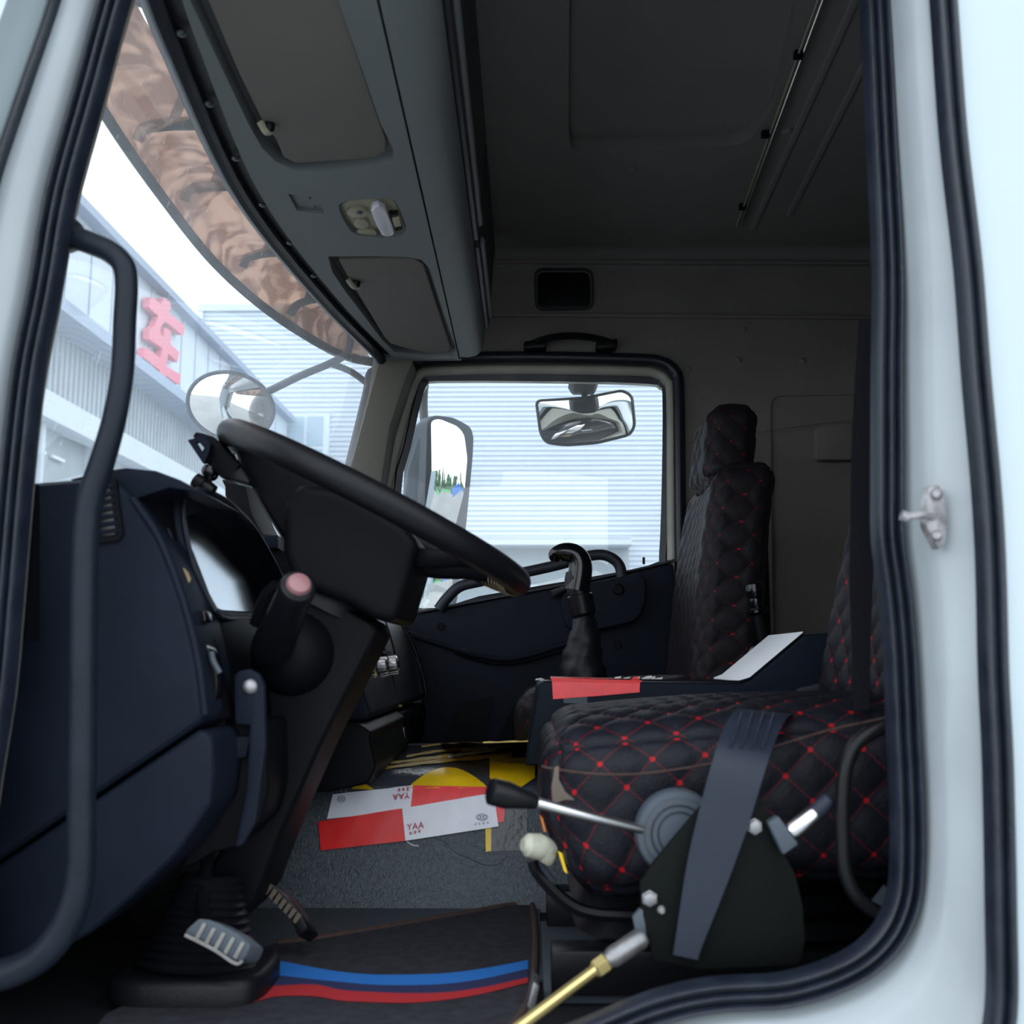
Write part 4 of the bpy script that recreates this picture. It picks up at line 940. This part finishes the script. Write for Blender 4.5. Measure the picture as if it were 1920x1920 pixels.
MB().lathe(W(1432,1205,2.34), W(1440,1260,2.34), [(0, .014), (.15, .034), (.3, .030), (.4, .042), (.55, .036), (.7, .048), (1, .05)], 20).build('boot', 'rubber_matte', g2)
MB().tube(PX([(1404,1225,2.30),(1415,1214,2.30),(1445,1210,2.30),(1452,1220,2.30)], 0), .006, 8).build('release_ring', 'gloss_black', g2)

# ================================================================== SEATS
# passenger seat
ps = thing('passenger_seat', 'far passenger seat in black diamond-quilted cover with red stitching', 'seat', (.45, 1.65, ZF))
def fx(z):   # front face position by height
    for (a, x0), (b, x1) in zip(((1.3, .37), (1.5, .385), (1.65, .40), (1.78, .415), (1.9, .432), (2.0, .45), (2.12, .482)), ((1.5, .385), (1.65, .40), (1.78, .415), (1.9, .432), (2.0, .45), (2.12, .482), (2.4, .54))):
        if z <= b: return lerp(x0, x1, (z - a) / (b - a))
    return .5
def back_fn(w):  # local x thickness, y width, z height
    z = 1.80 + w.z; t = (w.z + .28) / .56
    y = 1.65 + w.y * (1 - .10 * max(0, t - .55) / .45); th_ = .16 * (1 - .12 * t)
    bol = .020 * (min(1, abs(w.y) / .25)) ** 3
    return Vector((fx(z) + (w.x + .08) / .16 * th_ - (bol if w.x < 0 else 0) + .01, y, z))
o = finish_rbox(rbox((.16, .50, .58), .055, .0085, back_fn, .0045), 'backrest', 'quilt_far', ps)
def head_fn(w):
    z = 2.155 + w.z; return Vector((.53 + w.x + (.12 * (z - 2.15)) - .012 * abs(w.y) / .15, 1.64 + w.y * (1 - .18 * (w.z + .1) / .2), z))
finish_rbox(rbox((.125, .30, .21), .045, .0085, head_fn, .005), 'headrest', 'quilt_far', ps)
for dy in (-.06, .06): MB().tube([(.52, 1.64 + dy, 2.0), (.525, 1.64 + dy, 2.12)], .007, 8).build('headrest_post', 'steel', ps)
def pc_fn(w): return Vector((.20 + w.x, 1.65 + w.y, 1.472 + w.z + .012 * math.cos(w.x / .24 * 1.5) + .02 * (w.x / .24)))
finish_rbox(rbox((.46, .50, .14), .055, .010, pc_fn, .005), 'cushion', 'quilt_far', ps)
MB().box((.02, 1.46, ZF), (.40, 1.86, 1.41)).build('base', 'black_plastic', ps, bevel=.02)
MB().box((.53, 1.46, 1.42), (.60, 1.86, 2.0)).build('back_shell', 'black_plastic', ps, bevel=.03)
# driver seat
ds = thing('driver_seat', 'near driver seat in black diamond-quilted cover with red stitching', 'seat', (.28, .53, ZF))
def dc_fn(w):
    u = (w.x + .27) / .54; v = (w.y + .25) / .5
    zp = max(0, w.z) / .105; z = 1.405 + w.z + .01 * zp + .022 * u + .008 * math.sin(math.pi * min(1, max(0, v))) * zp + .012 * math.sin(math.pi * u * .9)
    if w.z > 0 and v < .25: z -= (.25 - v) * .06 * zp
    x = .297 + w.x; z -= .008
    if w.z < 0: x += (-w.z) * .45 * (1 - u)
    return Vector((x, .53 + w.y, z))
finish_rbox(rbox((.55, .50, .21), .055, .0085, dc_fn, .006), 'cushion', 'quilt', ds)
# piping along the top seam of the cushion side
def cs(px, py, D=1.352): return W(px, py, D)
MB().tube([cs(1016,1436), cs(1030,1440), cs(1100,1450), cs(1180,1452), cs(1260,1444), cs(1350,1428), cs(1450,1400), cs(1560,1368), cs(1690,1340)], .0016, 6).build('piping', 'mat_edge', ds)
def db_fn(w):
    z = 1.84 + w.z; t = (w.z + .33) / .66; y = .56 + w.y * (1 - .10 * max(0, t - .6) / .4)
    x = .515 + .14 * t + .03 * t * t - .02 * (min(1, abs(w.y) / .24)) ** 3 * (w.x < 0) + (w.x + .08)
    return Vector((x, y, z))
finish_rbox(rbox((.16, .48, .66), .055, .0085, db_fn, .006), 'backrest', 'quilt', ds)
def dh_fn(w): return Vector((.80 + w.x, .56 + w.y * (1 - .15 * (w.z + .1) / .2), 2.27 + w.z))
finish_rbox(rbox((.12, .28, .20), .045, .01, dh_fn, .005), 'headrest', 'quilt', ds)
for dy in (-.06, .06): MB().tube([(.80, .56 + dy, 2.12), (.80, .56 + dy, 2.24)], .007, 8).build('headrest_post', 'steel', ds)
# worn patch where the cover has split at the front corner
MB().slab(PX([(1040,1438),(1048,1436),(1048,1462),(1060,1485),(1078,1500),(1060,1500),(1036,1508),(1034,1475)], 1.349), (0, .003, 0)).build('worn_patch', 'beige_strip', ds, bevel=.001)
# suspension base
MB().prism([(1050,1588),(1200,1610),(1700,1620),(1700,1650),(1200,1648),(1066,1636)], 1.40, 1.80).build('pan', 'black_plastic', ds, bevel=.01)
sb = []
for k in range(7):
    t = k / 6; g_ = .012 * (k % 2); c = Vector((.27, .55, lerp(1.335, 1.225, t))); hx_, hy_ = .215 - g_ - .01 * t, .17 - g_
    sb.append([c + Vector((hx_ * (abs(math.cos(a)) ** .45) * (1 if math.cos(a) > 0 else -1), hy_ * (abs(math.sin(a)) ** .45) * (1 if math.sin(a) > 0 else -1), 0)) for a in [i / 36 * 6.2832 for i in range(36)]])
MB().grid(sb, False, True).build('suspension_bellows', 'rubber_matte', ds)
MB().box((.03, .34, 1.165), (.55, .40, 1.222)).build('slide_rail', 'black_plastic', ds, bevel=.004)
MB().box((.03, .70, 1.165), (.55, .76, 1.222)).build('slide_rail', 'black_plastic', ds, bevel=.004)
MB().box((.02, .36, 1.150), (.56, .74, 1.166)).build('base_plate', 'grey_plastic', ds, bevel=.003)
MB().tube(PX([(1000,1612,1.45),(1012,1640,1.45),(1060,1690,1.45),(1110,1712,1.45),(1200,1718,1.45)], 0), .009, 8).build('front_bar', 'black_plastic', ds)
# round adjuster dial and side plate
c = W(1272, 1562, 1.315)
dl = MB().lathe(c + Vector((0, .022, 0)), c - Vector((0, .010, 0)), [(0, .050), (.2, .0525), (.75, .0525), (.9, .050), (.92, .043), (1, .042)], 40).build('adjuster_dial', 'grey_plastic', ds)
for R in (.034, .026):
    MB().tube([c + Vector((R * math.cos(a), -.0105, R * math.sin(a))) for a in [i / 30 * 6.2832 for i in range(30)]], .0011, 6, True, sub=1).build('dial_ring', 'dash_light', dl)
for k in range(9):
    a = math.radians(105 + k * 15); e = Vector((math.cos(a), 0, math.sin(a)))
    MB().obox(c + Vector((0, -.0106, 0)) + e * .0385, e * .0022, (0, .0004, 0), e.cross(Vector((0, 1, 0))) * .0008).build('dial_mark', 'beige_strip', dl, smooth_=False)
pl = MB().prism([(1200,1655),(1222,1622),(1268,1566),(1320,1505),(1362,1462),(1400,1450),(1424,1480),(1440,1535),(1462,1585),(1492,1640),(1506,1700),(1510,1765),(1500,1810),(1310,1818),(1225,1800),(1203,1720)], 1.272, 1.282).build('side_plate', 'bracket', ds, bevel=.002)
for x, y, r in ((1415, 1550, .0092), (1218, 1685, .0092), (1240, 1706, .0045)):
    c = W(x, y, 1.272); MB().lathe(c + Vector((0, .002, 0)), c - Vector((0, .007, 0)), [(0, r * 1.05), (.3, r * 1.05), (.35, r * .92), (.9, r * .86), (1, r * .6)], 6 if r > .005 else 12).build('bolt', 'steel', pl)
# recline lever
lv = thing('seat_lever', 'chrome rod lever with a black tapered knob beside the driver seat', 'lever', W(1100, 1530, 1.25))
MB().tube([W(1000,1503,1.22), W(1090,1527,1.245), W(1203,1555,1.29)], .0058, 12).build('rod', 'silver', lv)
MB().lathe(W(918,1483,1.20), W(1006,1504,1.222), [(0, .012), (.03, .0150), (.35, .0155), (.6, .0125), (.95, .0085), (1, .007)], 20).build('knob', 'black_plastic', lv)
kn = thing('wrapped_lever', 'cream plastic-wrapped knob in front of the driver seat', 'knob', W(1010, 1600, 1.40))
MB().lathe(W(980,1583,1.40), W(1040,1592,1.42), [(0, .008), (.15, .015), (.5, .017), (.8, .013), (1, .008)], 14).build('knob', 'cream_knob', kn)
MB().lathe(W(1022,1590,1.41), W(1030,1618,1.42), [(0, .012), (.5, .013), (1, .006)], 12).build('wrapping', 'cream_knob', kn)
MB().tube([W(1030,1590,1.41), W(1070,1600,1.45)], .006, 8).build('stem', 'black_plastic', kn)
MB().tube([W(1014,1605,1.41), W(1018,1625,1.43), W(1040,1655,1.45)], .004, 8).build('cable', 'grey_plastic', kn)
og = MB().slab(PX([(1012,1528),(1018,1535),(1024,1560),(1020,1560)], 1.42), (0, .01, 0)).build('warning_tag', 'orange')
tag(og, 'thin orange tag behind the cream knob at the seat front', 'tag')
yt = MB().slab(PX([(1046,1596),(1054,1600),(1064,1638),(1058,1634)], 1.41), (0, .01, 0)).build('yellow_tag', 'yellow')
tag(yt, 'narrow yellow tag hanging under the front of the driver seat', 'tag')
# seat belt over the cushion
sbt = thing('seat_belt', 'dark grey seat belt webbing laid over the edge of the driver seat', 'seat belt', W(1350, 1560, 1.26))
MB().ribbon(PX([(1402,1328,1.50),(1376,1334,1.36),(1356,1368,1.30),(1338,1420,1.262),(1312,1515,1.256),(1288,1620,1.256),(1268,1750,1.256),(1262,1790,1.256)], 0), PX([(1500,1338,1.50),(1476,1345,1.36),(1455,1385,1.30),(1436,1440,1.262),(1402,1550,1.256),(1362,1660,1.256),(1318,1770,1.256),(1308,1800,1.256)], 0), (.001, .0016, 0), 6).build('webbing', 'belt', sbt)
for k in range(4):
    x = 1392 + k * 20
    MB().tube(PX([(x,1336,1.352),(x - 10,1368,1.298),(x - 22,1400,1.27)], 0), .0014, 6).build('crease', 'belt', sbt)
bk = thing('seat_belt_buckle', 'black seat belt buckle on a strap between the seat and the black box', 'buckle', W(1530, 1340, 1.75))
MB().prism([(1491,1300),(1500,1290),(1540,1281),(1570,1282),(1574,1290),(1540,1296),(1500,1310)], 1.895, 1.915).build('buckle', 'dash_light', bk, bevel=.003)
MB().ribbon(PX([(1502,1302),(1494,1330),(1484,1372)], 1.90), PX([(1566,1294),(1560,1325),(1550,1372)], 1.90), (0, .003, 0), 3).build('strap', 'belt', bk)
b2 = thing('shoulder_belt', 'black shoulder belt hanging beside the door pillar', 'seat belt', W(1610, 1300, 1.5))
MB().ribbon(PX([(1610,600),(1598,800),(1594,1000),(1592,1090),(1596,1200),(1600,1330)], 1.40), PX([(1665,600),(1652,800),(1642,1000),(1636,1090),(1632,1200),(1630,1330)], 1.40), (.001, .002, 0), 4).build('webbing', 'belt_dark', b2)
# buckle stub on the side plate
gs = thing('plate_latch', 'grey latch block with a chrome and black stub on the seat side plate', 'latch', W(1480, 1580, 1.262))
MB().slab(PX([(1440,1543),(1460,1530),(1498,1583),(1469,1604)], 1.255), (0, .018, 0)).build('block', 'grey_plastic', gs, bevel=.003)
MB().lathe(W(1482,1561,1.262), W(1529,1524,1.262), [(0, .009), (.1, .0105), (.9, .0105), (1, .009)], 16).build('stub', 'silver', gs)
MB().lathe(W(1526,1526,1.262), W(1557,1497,1.262), [(0, .009), (.1, .0095), (.9, .0095), (1, .007)], 16).build('stub_sleeve', 'belt', gs)
# tubular hoop at the door edge of the seat
hp_ = MB().tube(PX([(1760,1352),(1690,1356),(1645,1368),(1606,1395),(1586,1440),(1580,1500),(1580,1570),(1584,1630),(1604,1678),(1645,1712),(1690,1732),(1760,1745)], 1.245), .0085, 12).build('tube_hoop', 'black_plastic')
tag(hp_, 'black tubular hoop beside the rear edge of the driver seat', 'tube')
tg = MB().slab(PX([(1634,1690),(1658,1660),(1692,1700),(1690,1716)], 1.33), (0, .002, 0)).build('fabric_label', 'grey_plastic')
tag(tg, 'pale grey woven tag inside the tubular hoop', 'tag')
hr = thing('seat_tether', 'brass and chrome rod slanting from the floor up to the driver seat plate', 'rod', W(1090, 1835, 1.25))
MB().tube([W(960,1935,1.20), W(1120,1815,1.25)], .0065, 10).build('brass_rod', 'brass', hr)
MB().lathe(W(1112,1822,1.25), W(1142,1800,1.256), [(0, .007), (.2, .011), (.8, .011), (1, .007)], 6).build('nut', 'brass', hr)
MB().lathe(W(1138,1802,1.256), W(1208,1755,1.27), [(0, .009), (.15, .012), (.9, .012), (1, .009)], 18).build('sleeve', 'steel', hr)
MB().slab(PX([(1186,1720),(1200,1704),(1212,1706),(1212,1760),(1194,1760)], 1.272), (0, .01, 0)).build('clevis', 'grey_plastic', hr, bevel=.002)
fb = MB().prism([(985,1900),(1000,1840),(1012,1850),(1006,1880),(996,1912)], 1.40, 1.45).build('seat_foot', 'steel', ds, bevel=.003)

# striker on the jamb
st = thing('door_striker', 'rust-flecked metal door striker bolted to the white door jamb', 'striker', W(1752, 972, 1.15))
B = [W(x, y, 1.118) for x, y in rounded([(1742,912),(1760,908),(1772,935),(1776,975),(1772,1020),(1762,1032),(1748,1005),(1738,985),(1738,940)], 8)]
MB().slab(B, (-.004, .010, 0)).build('plate', 'rusty', st, bevel=.0015)
MB().tube([W(1752,968,1.115), W(1728,966,1.105), W(1704,968,1.10), W(1694,970,1.10)], .0042, 10).build('pin', 'rusty', st)
MB().tube([W(1690,966,1.10), W(1702,970,1.10)], .0058, 10, sub=2).build('pin_head', 'rusty', st)
for y in (926, 1004):
    c = W(1756, y, 1.114); MB().lathe(c + Vector((.002, .003, 0)), c - Vector((.001, .003, 0)), [(0, .006), (.6, .006), (1, .004)], 12).build('bolt', 'rusty', st)
# string across the rear
stg = MB().tube([W(1290,832,3.2), W(1500,800,3.17), W(1760,770,3.2)], .0010, 5).build('string', 'beige_strip'); tag(stg, 'thin pale string stretched behind the passenger seat', 'string')

# ================================================================== OUTSIDE: attached to the cab
vs_ = thing('sun_shield', 'smoked brown translucent sun shield above the windscreen outside', 'sun shield', (-.66, 1.0, 2.5))
low = smooth([W(20,-160,1.46), W(100,40,1.62), W(188,200,1.78), W(290,350,2.06), W(400,490,2.45), W(500,580,2.78), W(600,645,3.08), W(650,668,3.20), W(700,679,3.32)], 6)
upp = [Vector((lerp(p.x, xtop(min(3.1, p.y + 1.1)), .62), p.y, 2.68)) for p in low]
rows = [[a.lerp(b, t) + Vector((-.05 * math.sin(t * 3.14), 0, .02 * math.sin(t * 3.14))) for a, b in zip(low, upp)] for t in (0, .15, .35, .6, .8, 1)]
MB().grid(rows).build('tinted_sheet', 'smoked_brown', vs_, recalc=False)
MB().tube(low, .016, 8, sub=1, flat=.5).build('lower_rim', 'grey_plastic', vs_)
for x0, y0, D0, x1, y1, D1 in ((258,262,1.98,370,232,1.95),(345,375,2.25,440,348,2.25),(455,500,2.60,530,472,2.6),(545,590,2.88,600,560,2.9),(232,22,1.62,290,10,1.62)):
    a, b = W(x0, y0, D0), W(x1, y1, D1); a.z += .02; k = MB()
    k.tube([a + Vector((.0, 0, -.02)), a + Vector((.012, 0, .004)), a.lerp(b, .5) + Vector((0, 0, .006)), b], .013, 8, flat=.6)
    k.tube([a.lerp(b, .55), a.lerp(b, .8) + Vector((0, 0, .08)), b + Vector((0, 0, .14))], .011, 8, flat=.6)
    k.build('bracket', 'trim_midgrey', vs_)
# round front mirror
fm = thing('front_mirror', 'round convex mirror on a bent arm outside the windscreen', 'mirror', W(433, 762, 2.9))
fc = W(433, 762, 2.9); fn_ = (Vector((.25, -1, -.32))).normalized()
e1 = Vector((0, 0, 1)); e1 = (e1 - fn_ * e1.dot(fn_)).normalized(); e2 = fn_.cross(e1)
rot = math.radians(-12); f1 = e1 * math.cos(rot) + e2 * math.sin(rot); f2 = fn_.cross(f1)
def dsk(R, asp, bulge, n=36, m=7):
    rows = []
    for k in range(m + 1):
        t = k / m; rows.append([fc + (f2 * math.cos(a) + f1 * asp * math.sin(a)) * R * t + fn_ * (bulge * (1 - t * t)) for a in [i / n * 6.2832 for i in range(n)]])
    return MB().grid(rows, False, True)
dsk(.118, .80, .028, 48, 10).build('convex_glass', 'mirror', fm, sharp=180)
MB().tube([fc + (f2 * math.cos(a) + f1 * .80 * math.sin(a)) * .121 for a in [i / 40 * 6.2832 for i in range(40)]], .0055, 8, True, sub=1).build('rim', 'grey_plastic', fm)
dsk(.118, .80, -.03).build('back_shell', 'black_plastic', fm)
MB().tube([fc - fn_ * .02, W(500,735,2.96), W(560,706,3.0), W(622,680,3.05), W(648,664,3.08), W(657,640,3.1), W(655,600,3.12)], .0115, 10).build('arm', 'grey_plastic', fm)
MB().tube([W(618,681,3.05), W(660,698,3.15), W(700,728,3.30)], .0105, 10).build('brace', 'grey_plastic', fm)
# kerb mirror above the passenger window
km = thing('kerb_mirror', 'wide convex kerb mirror hanging above the passenger window outside', 'mirror', W(1098, 780, 3.46))
KO = rounded([(1005,748),(1095,742),(1170,726),(1187,738),(1190,800),(1180,818),(1120,834),(1060,839),(1024,834),(1013,815)], 10)
ko = [W(x, y, 3.42 + (y - 780) * .00012) for x, y in KO]; kc = sum(ko, Vector()) / len(ko)
kr = [[kc + (p - kc) * t + Vector((0, -.055 * (1 - t * t) - .0, 0)) + Vector((0, .0, 0)) for p in ko] for t in [i / 9 for i in range(1, 10)]] 
mb = MB().grid(kr, False, True); mb.f.append(tuple(range(len(ko))))
tilt = math.radians(14)
def tl_(p, c): d = p - c; return c + Vector((d.x, d.y * math.cos(tilt) + d.z * math.sin(tilt), -d.y * math.sin(tilt) * -1 + d.z * math.cos(tilt))) 
mb.v = [Vector((p.x, p.y - (p.z - kc.z) * -.35, p.z)) for p in mb.v]
mb.build('convex_glass', 'mirror', km, sharp=180)
ko2 = [Vector((p.x, p.y + (p.z - kc.z) * .35 - .002, p.z)) for p in ko]
MB().tube(ko2, .0045, 8, True, sub=1).build('rim', 'trim_midgrey', km)
MB().grid([ko2, [kc + (p - kc) * 1.02 + Vector((0, .03, .004)) for p in ko2], [kc + (p - kc) * .8 + Vector((0, .09, .02)) for p in ko2], [kc + (p - kc) * .2 + Vector((0, .11, .02)) for p in ko2]], False, True).build('shell', 'paint', km)
MB().tube([W(1096,742,3.45), W(1097,718,3.42)], .011, 10).build('stem', 'trim_midgrey', km)
MB().prism(rounded([(1066,706),(1126,706),(1118,722),(1076,722)], 5), 3.33, 3.46).build('foot', 'trim_midgrey', km, bevel=.003)
# side mirror: convex glass turned to look back along the truck
sm = thing('side_mirror', 'tall dark side mirror outside the passenger window', 'mirror', W(830, 1100, 3.7))
mc = W(838, 905, 3.70); mn = Vector((.76, -.65, .0)).normalized()
def onm(px, py, c, n, lift=0):
    d = ray(px, py); o = c + n * lift; return CAMP + d * ((o - CAMP).dot(n) / d.dot(n))
SO = rounded([(801,790),(812,778),(850,783),(882,800),(888,818),(886,860),(874,985),(858,1120),(850,1150),(770,1150),(778,1120),(795,1000)], 10)
MB().slab([onm(x, y, mc, mn, -.012) for x, y in SO], -mn * .05).build('housing', 'grey_plastic', sm, bevel=.006)
hb = [onm(x, y, mc, mn, -.02) for x, y in SO]; hc = sum(hb, Vector()) / len(hb)
MB().grid([hb, [hc + (p - hc) * .95 - mn * .10 for p in hb], [hc + (p - hc) * .7 - mn * .15 for p in hb], [hc + (p - hc) * .05 - mn * .16 for p in hb]], False, True).build('back_shell', 'grey_plastic', sm)
MB().slab([W(x, y, 3.66) for x, y in [(800,790),(806,830),(800,1000),(782,1140),(745,1150),(735,1060),(752,980),(765,880),(780,830)]], (-.02, .10, 0)).build('door_side_cover', 'grey_plastic', sm, bevel=.012)
def mglass(P, R, name, dn=(0, 0, 0)):
    n = (mn + Vector(dn)).normalized(); ps = [onm(x, y, mc, mn) for x, y in P]; c = sum(ps, Vector()) / len(ps); rows = []
    for k in range(1, 11):
        q = []
        for p in ps:
            v = (p - c) * (k / 10); q.append(c + v + n * (.012 - v.length_squared / (2 * R)) - mn * 0 + (n - mn) * 0)
        rows.append(q)
    b = MB().grid(rows, False, True); b.f.append(tuple(range(len(ps))))
    if dn != (0, 0, 0):
        k = Vector(dn); b.v = [p + mn * ((p - c).dot(-k)) for p in b.v]
    return b.build(name, 'mirror', sm, sharp=180)
mglass(rounded([(808,790),(822,785),(858,800),(869,815),(873,860),(868,920),(853,1010),(796,1010),(806,880)], 8), 1.25, 'main_glass')
mglass(rounded([(792,1040),(846,1040),(848,1080),(838,1140),(782,1140)], 8), .5, 'lower_glass')
MB().tube([W(796,800,3.74), W(794,745,3.72), W(800,680,3.60), W(805,650,3.34)], .016, 10).build('post', 'trim_midgrey', sm)

# ================================================================== BUILDINGS
LX = -8.0
lb = thing('factory_hall', 'long white factory hall on the left with a grey lower band', 'building', (LX - 3, 20, 0))
def wp(px, py, dx=0.0): return WX(px, py, LX + dx)
Z0 = 9.5
MB().box((LX - 6, 5, 7.35), (LX, 32.6, Z0)).build('upper_wall', 'panel_white', lb, smooth_=False)
MB().box((LX - .2, 5, Z0 - .02), (LX + .25, 32.6, Z0 + .16)).build('fascia', 'fascia', lb, smooth_=False)
MB().box((LX - 6, 5, Z0 + .02), (LX, 32.6, Z0 + .12)).build('roof', 'panel_grey', lb, smooth_=False)
for k in range(27):
    y = 5 + k; MB().box((LX, y, 7.4), (LX + .015, y + .05, Z0)).build('panel_joint', 'fascia', lb, smooth_=False)
MB().box((LX - .3, 5, 7.18), (LX + .55, 32.6, 7.40)).build('canopy', 'fascia', lb, smooth_=False)
MB().box((LX - 6, 5, 0), (LX - .12, 32.6, 7.2)).build('lower_wall', 'panel_grey', lb, smooth_=False)
MB().box((LX - .14, 5, 5.5), (LX + .25, 32.6, 5.95)).build('ledge', 'panel_white', lb, smooth_=False)
MB().box((LX - .14, 5, 3.6), (LX + .05, 32.6, 4.1)).build('ledge', 'panel_white', lb, smooth_=False)
MB().box((LX - .14, 5, 0), (LX + .02, 32.6, 2.6)).build('plinth', 'panel_white', lb, smooth_=False)
cb = MB()
for k in range(136): cb.box((LX - .12, 5 + k * .2, 5.95), (LX - .06, 5.1 + k * .2, 7.2))
o = cb.build('ribbed_cladding', 'panel_grey', lb, smooth_=False); o['kind'] = 'stuff'
for k in range(14):
    y = 5.5 + k * 2; MB().box((LX - .12, y, 4.1), (LX + .04, y + .12, 5.5)).build('mullion', 'panel_white', lb, smooth_=False)
# light tubes seen inside
for y in (15.4, 16.1):
    lt = MB().box((LX - .1, y, 5.02), (LX - .04, y + .45, 5.07)).build('lit_tube', 'white_tape', lb, smooth_=False)
# red character on the wall (four-stroke sign)
sg = thing('wall_sign', 'raised red Chinese character sign on the white hall wall', 'sign', wp(296, 735, .1))
def st_(pts, n): MB().slab([wp(240 + x / 8.73, 540 + y / 8.73, .06) for x, y in pts], (.14, 0, 0)).build('stroke', 'sign_red', sg, smooth_=False)
st_([(255,160),(300,155),(440,270),(480,160),(590,235),(600,300),(570,410),(800,590),(825,640),(820,760),(790,770),(640,650),(500,545),(430,640),(420,740),(480,800),(490,640),(600,700),(600,925),(740,1050),(710,1215),(600,1110),(560,1070),(520,1280),(765,1420),(750,1580),(700,1560),(510,1430),(480,1700),(390,1680),(415,1350),(140,1130),(170,980),(200,975),(430,1150),(460,990),(240,840),(245,680),(330,620),(390,460),(235,320)], 0)
# corrugated building
CD = 34.0; CY = CD - 1.1
chh = thing('corrugated_hall', 'tall silver corrugated hall filling the view behind the passenger window', 'building', (5, CY + 3, 0))
x0 = WX(375, 600, 0).x if False else W(375, 600, CD).x; zt = W(375, 578, CD).z
pf = []
z = 0.0; P = .168
while z < zt:
    pf += [(0, z), (0, z + P * .50), (.075, z + P * .60), (.075, z + P * .84)]; z += P
pf.append((0, zt))
x1 = 34.0
MB().grid([[Vector((x, CY + a, zz)) for a, zz in pf] for x in (x0, x1)]).build('corrugated_wall', 'metal_sheet', chh, smooth_=False)
MB().box((x0 - .02, CY + .06, 0), (x1, CY + 6, zt)).build('core', 'metal_sheet', chh, smooth_=False)
MB().box((x0 - .08, CY - .10, 0), (x0 + .12, CY + 1.5, zt - .14)).build('corner_flashing', 'panel_white', chh, smooth_=False)
MB().box((x0 - .08, CY - .10, zt - .12), (x1, CY + 1.5, zt + .12)).build('coping', 'panel_white', chh, smooth_=False)
wa, wb_ = W(505, 783, CD), W(607, 910, CD)
wf = MB().box((wa.x - .1, CY - .12, wb_.z - .1), (wb_.x + .16, CY + .02, wa.z + .12)).build('window', 'panel_white', chh, smooth_=False)
for i in range(3):
    xa = lerp(wa.x, wb_.x, i / 3) + .05; xb = lerp(wa.x, wb_.x, (i + 1) / 3) - .05
    for za, zb in ((wb_.z, lerp(wb_.z, wa.z, .52)), (lerp(wb_.z, wa.z, .57), wa.z)):
        MB().box((xa, CY - .15, za), (xb, CY - .118, zb)).build('pane', 'far_glass', wf, smooth_=False)
# canopy and dark gate under it
ca, cb_ = W(905, 1008, CD - 1.2), W(1185, 1021, CD - 1.2)
MB().box((ca.x - 6, ca.y, cb_.z), (cb_.x, CY, ca.z)).build('canopy', 'panel_white', chh, smooth_=False)
ml = MB()
for k in range(60):
    xx = ca.x - 6 + k * (cb_.x - ca.x + 6) / 60; ml.box((xx, ca.y - .03, ca.z - .02), (xx + .12, ca.y + .05, ca.z + .04))
ml.build('scalloped_edge', 'panel_white', chh, smooth_=False)['kind'] = 'stuff'
MB().box((ca.x - 6, CY - .12, 0), (cb_.x, CY + .02, cb_.z)).build('gate', 'panel_grey', chh, smooth_=False)
for k in range(5): MB().box((ca.x - 5 + k * 2.6, CY - .16, cb_.z - 1.3), (ca.x - 3.4 + k * 2.6, CY - .12, cb_.z - 1.2)).build('gate_rail', 'panel_white', chh, smooth_=False)
# things behind the truck, seen in the side mirror
cw = MB().box((26, -6, 0), (26.4, 30, 3.4)).build('boundary_wall', 'concrete', smooth_=False); tag(cw, 'grey concrete boundary wall behind the truck, seen in the side mirror', 'wall')
for k, (y, m_, nm) in enumerate(((2, 'truck_green', 'green'), (8, 'truck_blue', 'blue'), (17, 'truck_green', 'green'))):
    t = thing('truck_body', ['green truck body furthest left behind the boundary wall', 'blue truck body behind the boundary wall, in the side mirror', 'green truck body furthest right behind the boundary wall'][k], 'truck', (29, y, 0))
    MB().box((28, y - 2.4, 1.2), (30, y + 2.6, 4.6 if nm == 'blue' else 3.9)).build('body', m_, t, smooth_=False)
    for j in range(6): MB().box((27.9, y - 2.4 + j * .95, 1.2), (28, y - 2.2 + j * .95, 4.6 if nm == 'blue' else 3.9)).build('stake', m_, t, smooth_=False)
    for j in (-1.6, 1.6): MB().lathe((28.1, y + j, .55), (28.5, y + j, .55), [(0, .5), (.2, .55), (.8, .55), (1, .5)], 16).build('wheel', 'rubber_matte', t)
for k in range(30):
    y = -16 + (k % 15) * 3.7 + (1.8 if k >= 15 else 0); h = random.uniform(9, 13) + (1.5 if k >= 15 else 0); x = 60 + (6 if k >= 15 else 0)
    t = thing('conifer', 'dark green conifer in the row far behind the truck', 'tree', (x, y, 0), 'conifers behind the boundary wall')
    MB().tube([(x, y, 0), (x, y, 2)], .18, 8).build('trunk', 'bark', t)
    mb = MB(); pr = [(0, .6)]
    for j in range(8): pr += [((j + .2) / 8, 1.8 * (1 - (j / 8) ** 2.2) + .05), ((j + .95) / 8, 1.45 * (1 - ((j + .7) / 8) ** 2.0) + .05)]
    mb.lathe((x, y, .4), (x, y, h), pr, 12); mb.build('crown', 'conifer', t)
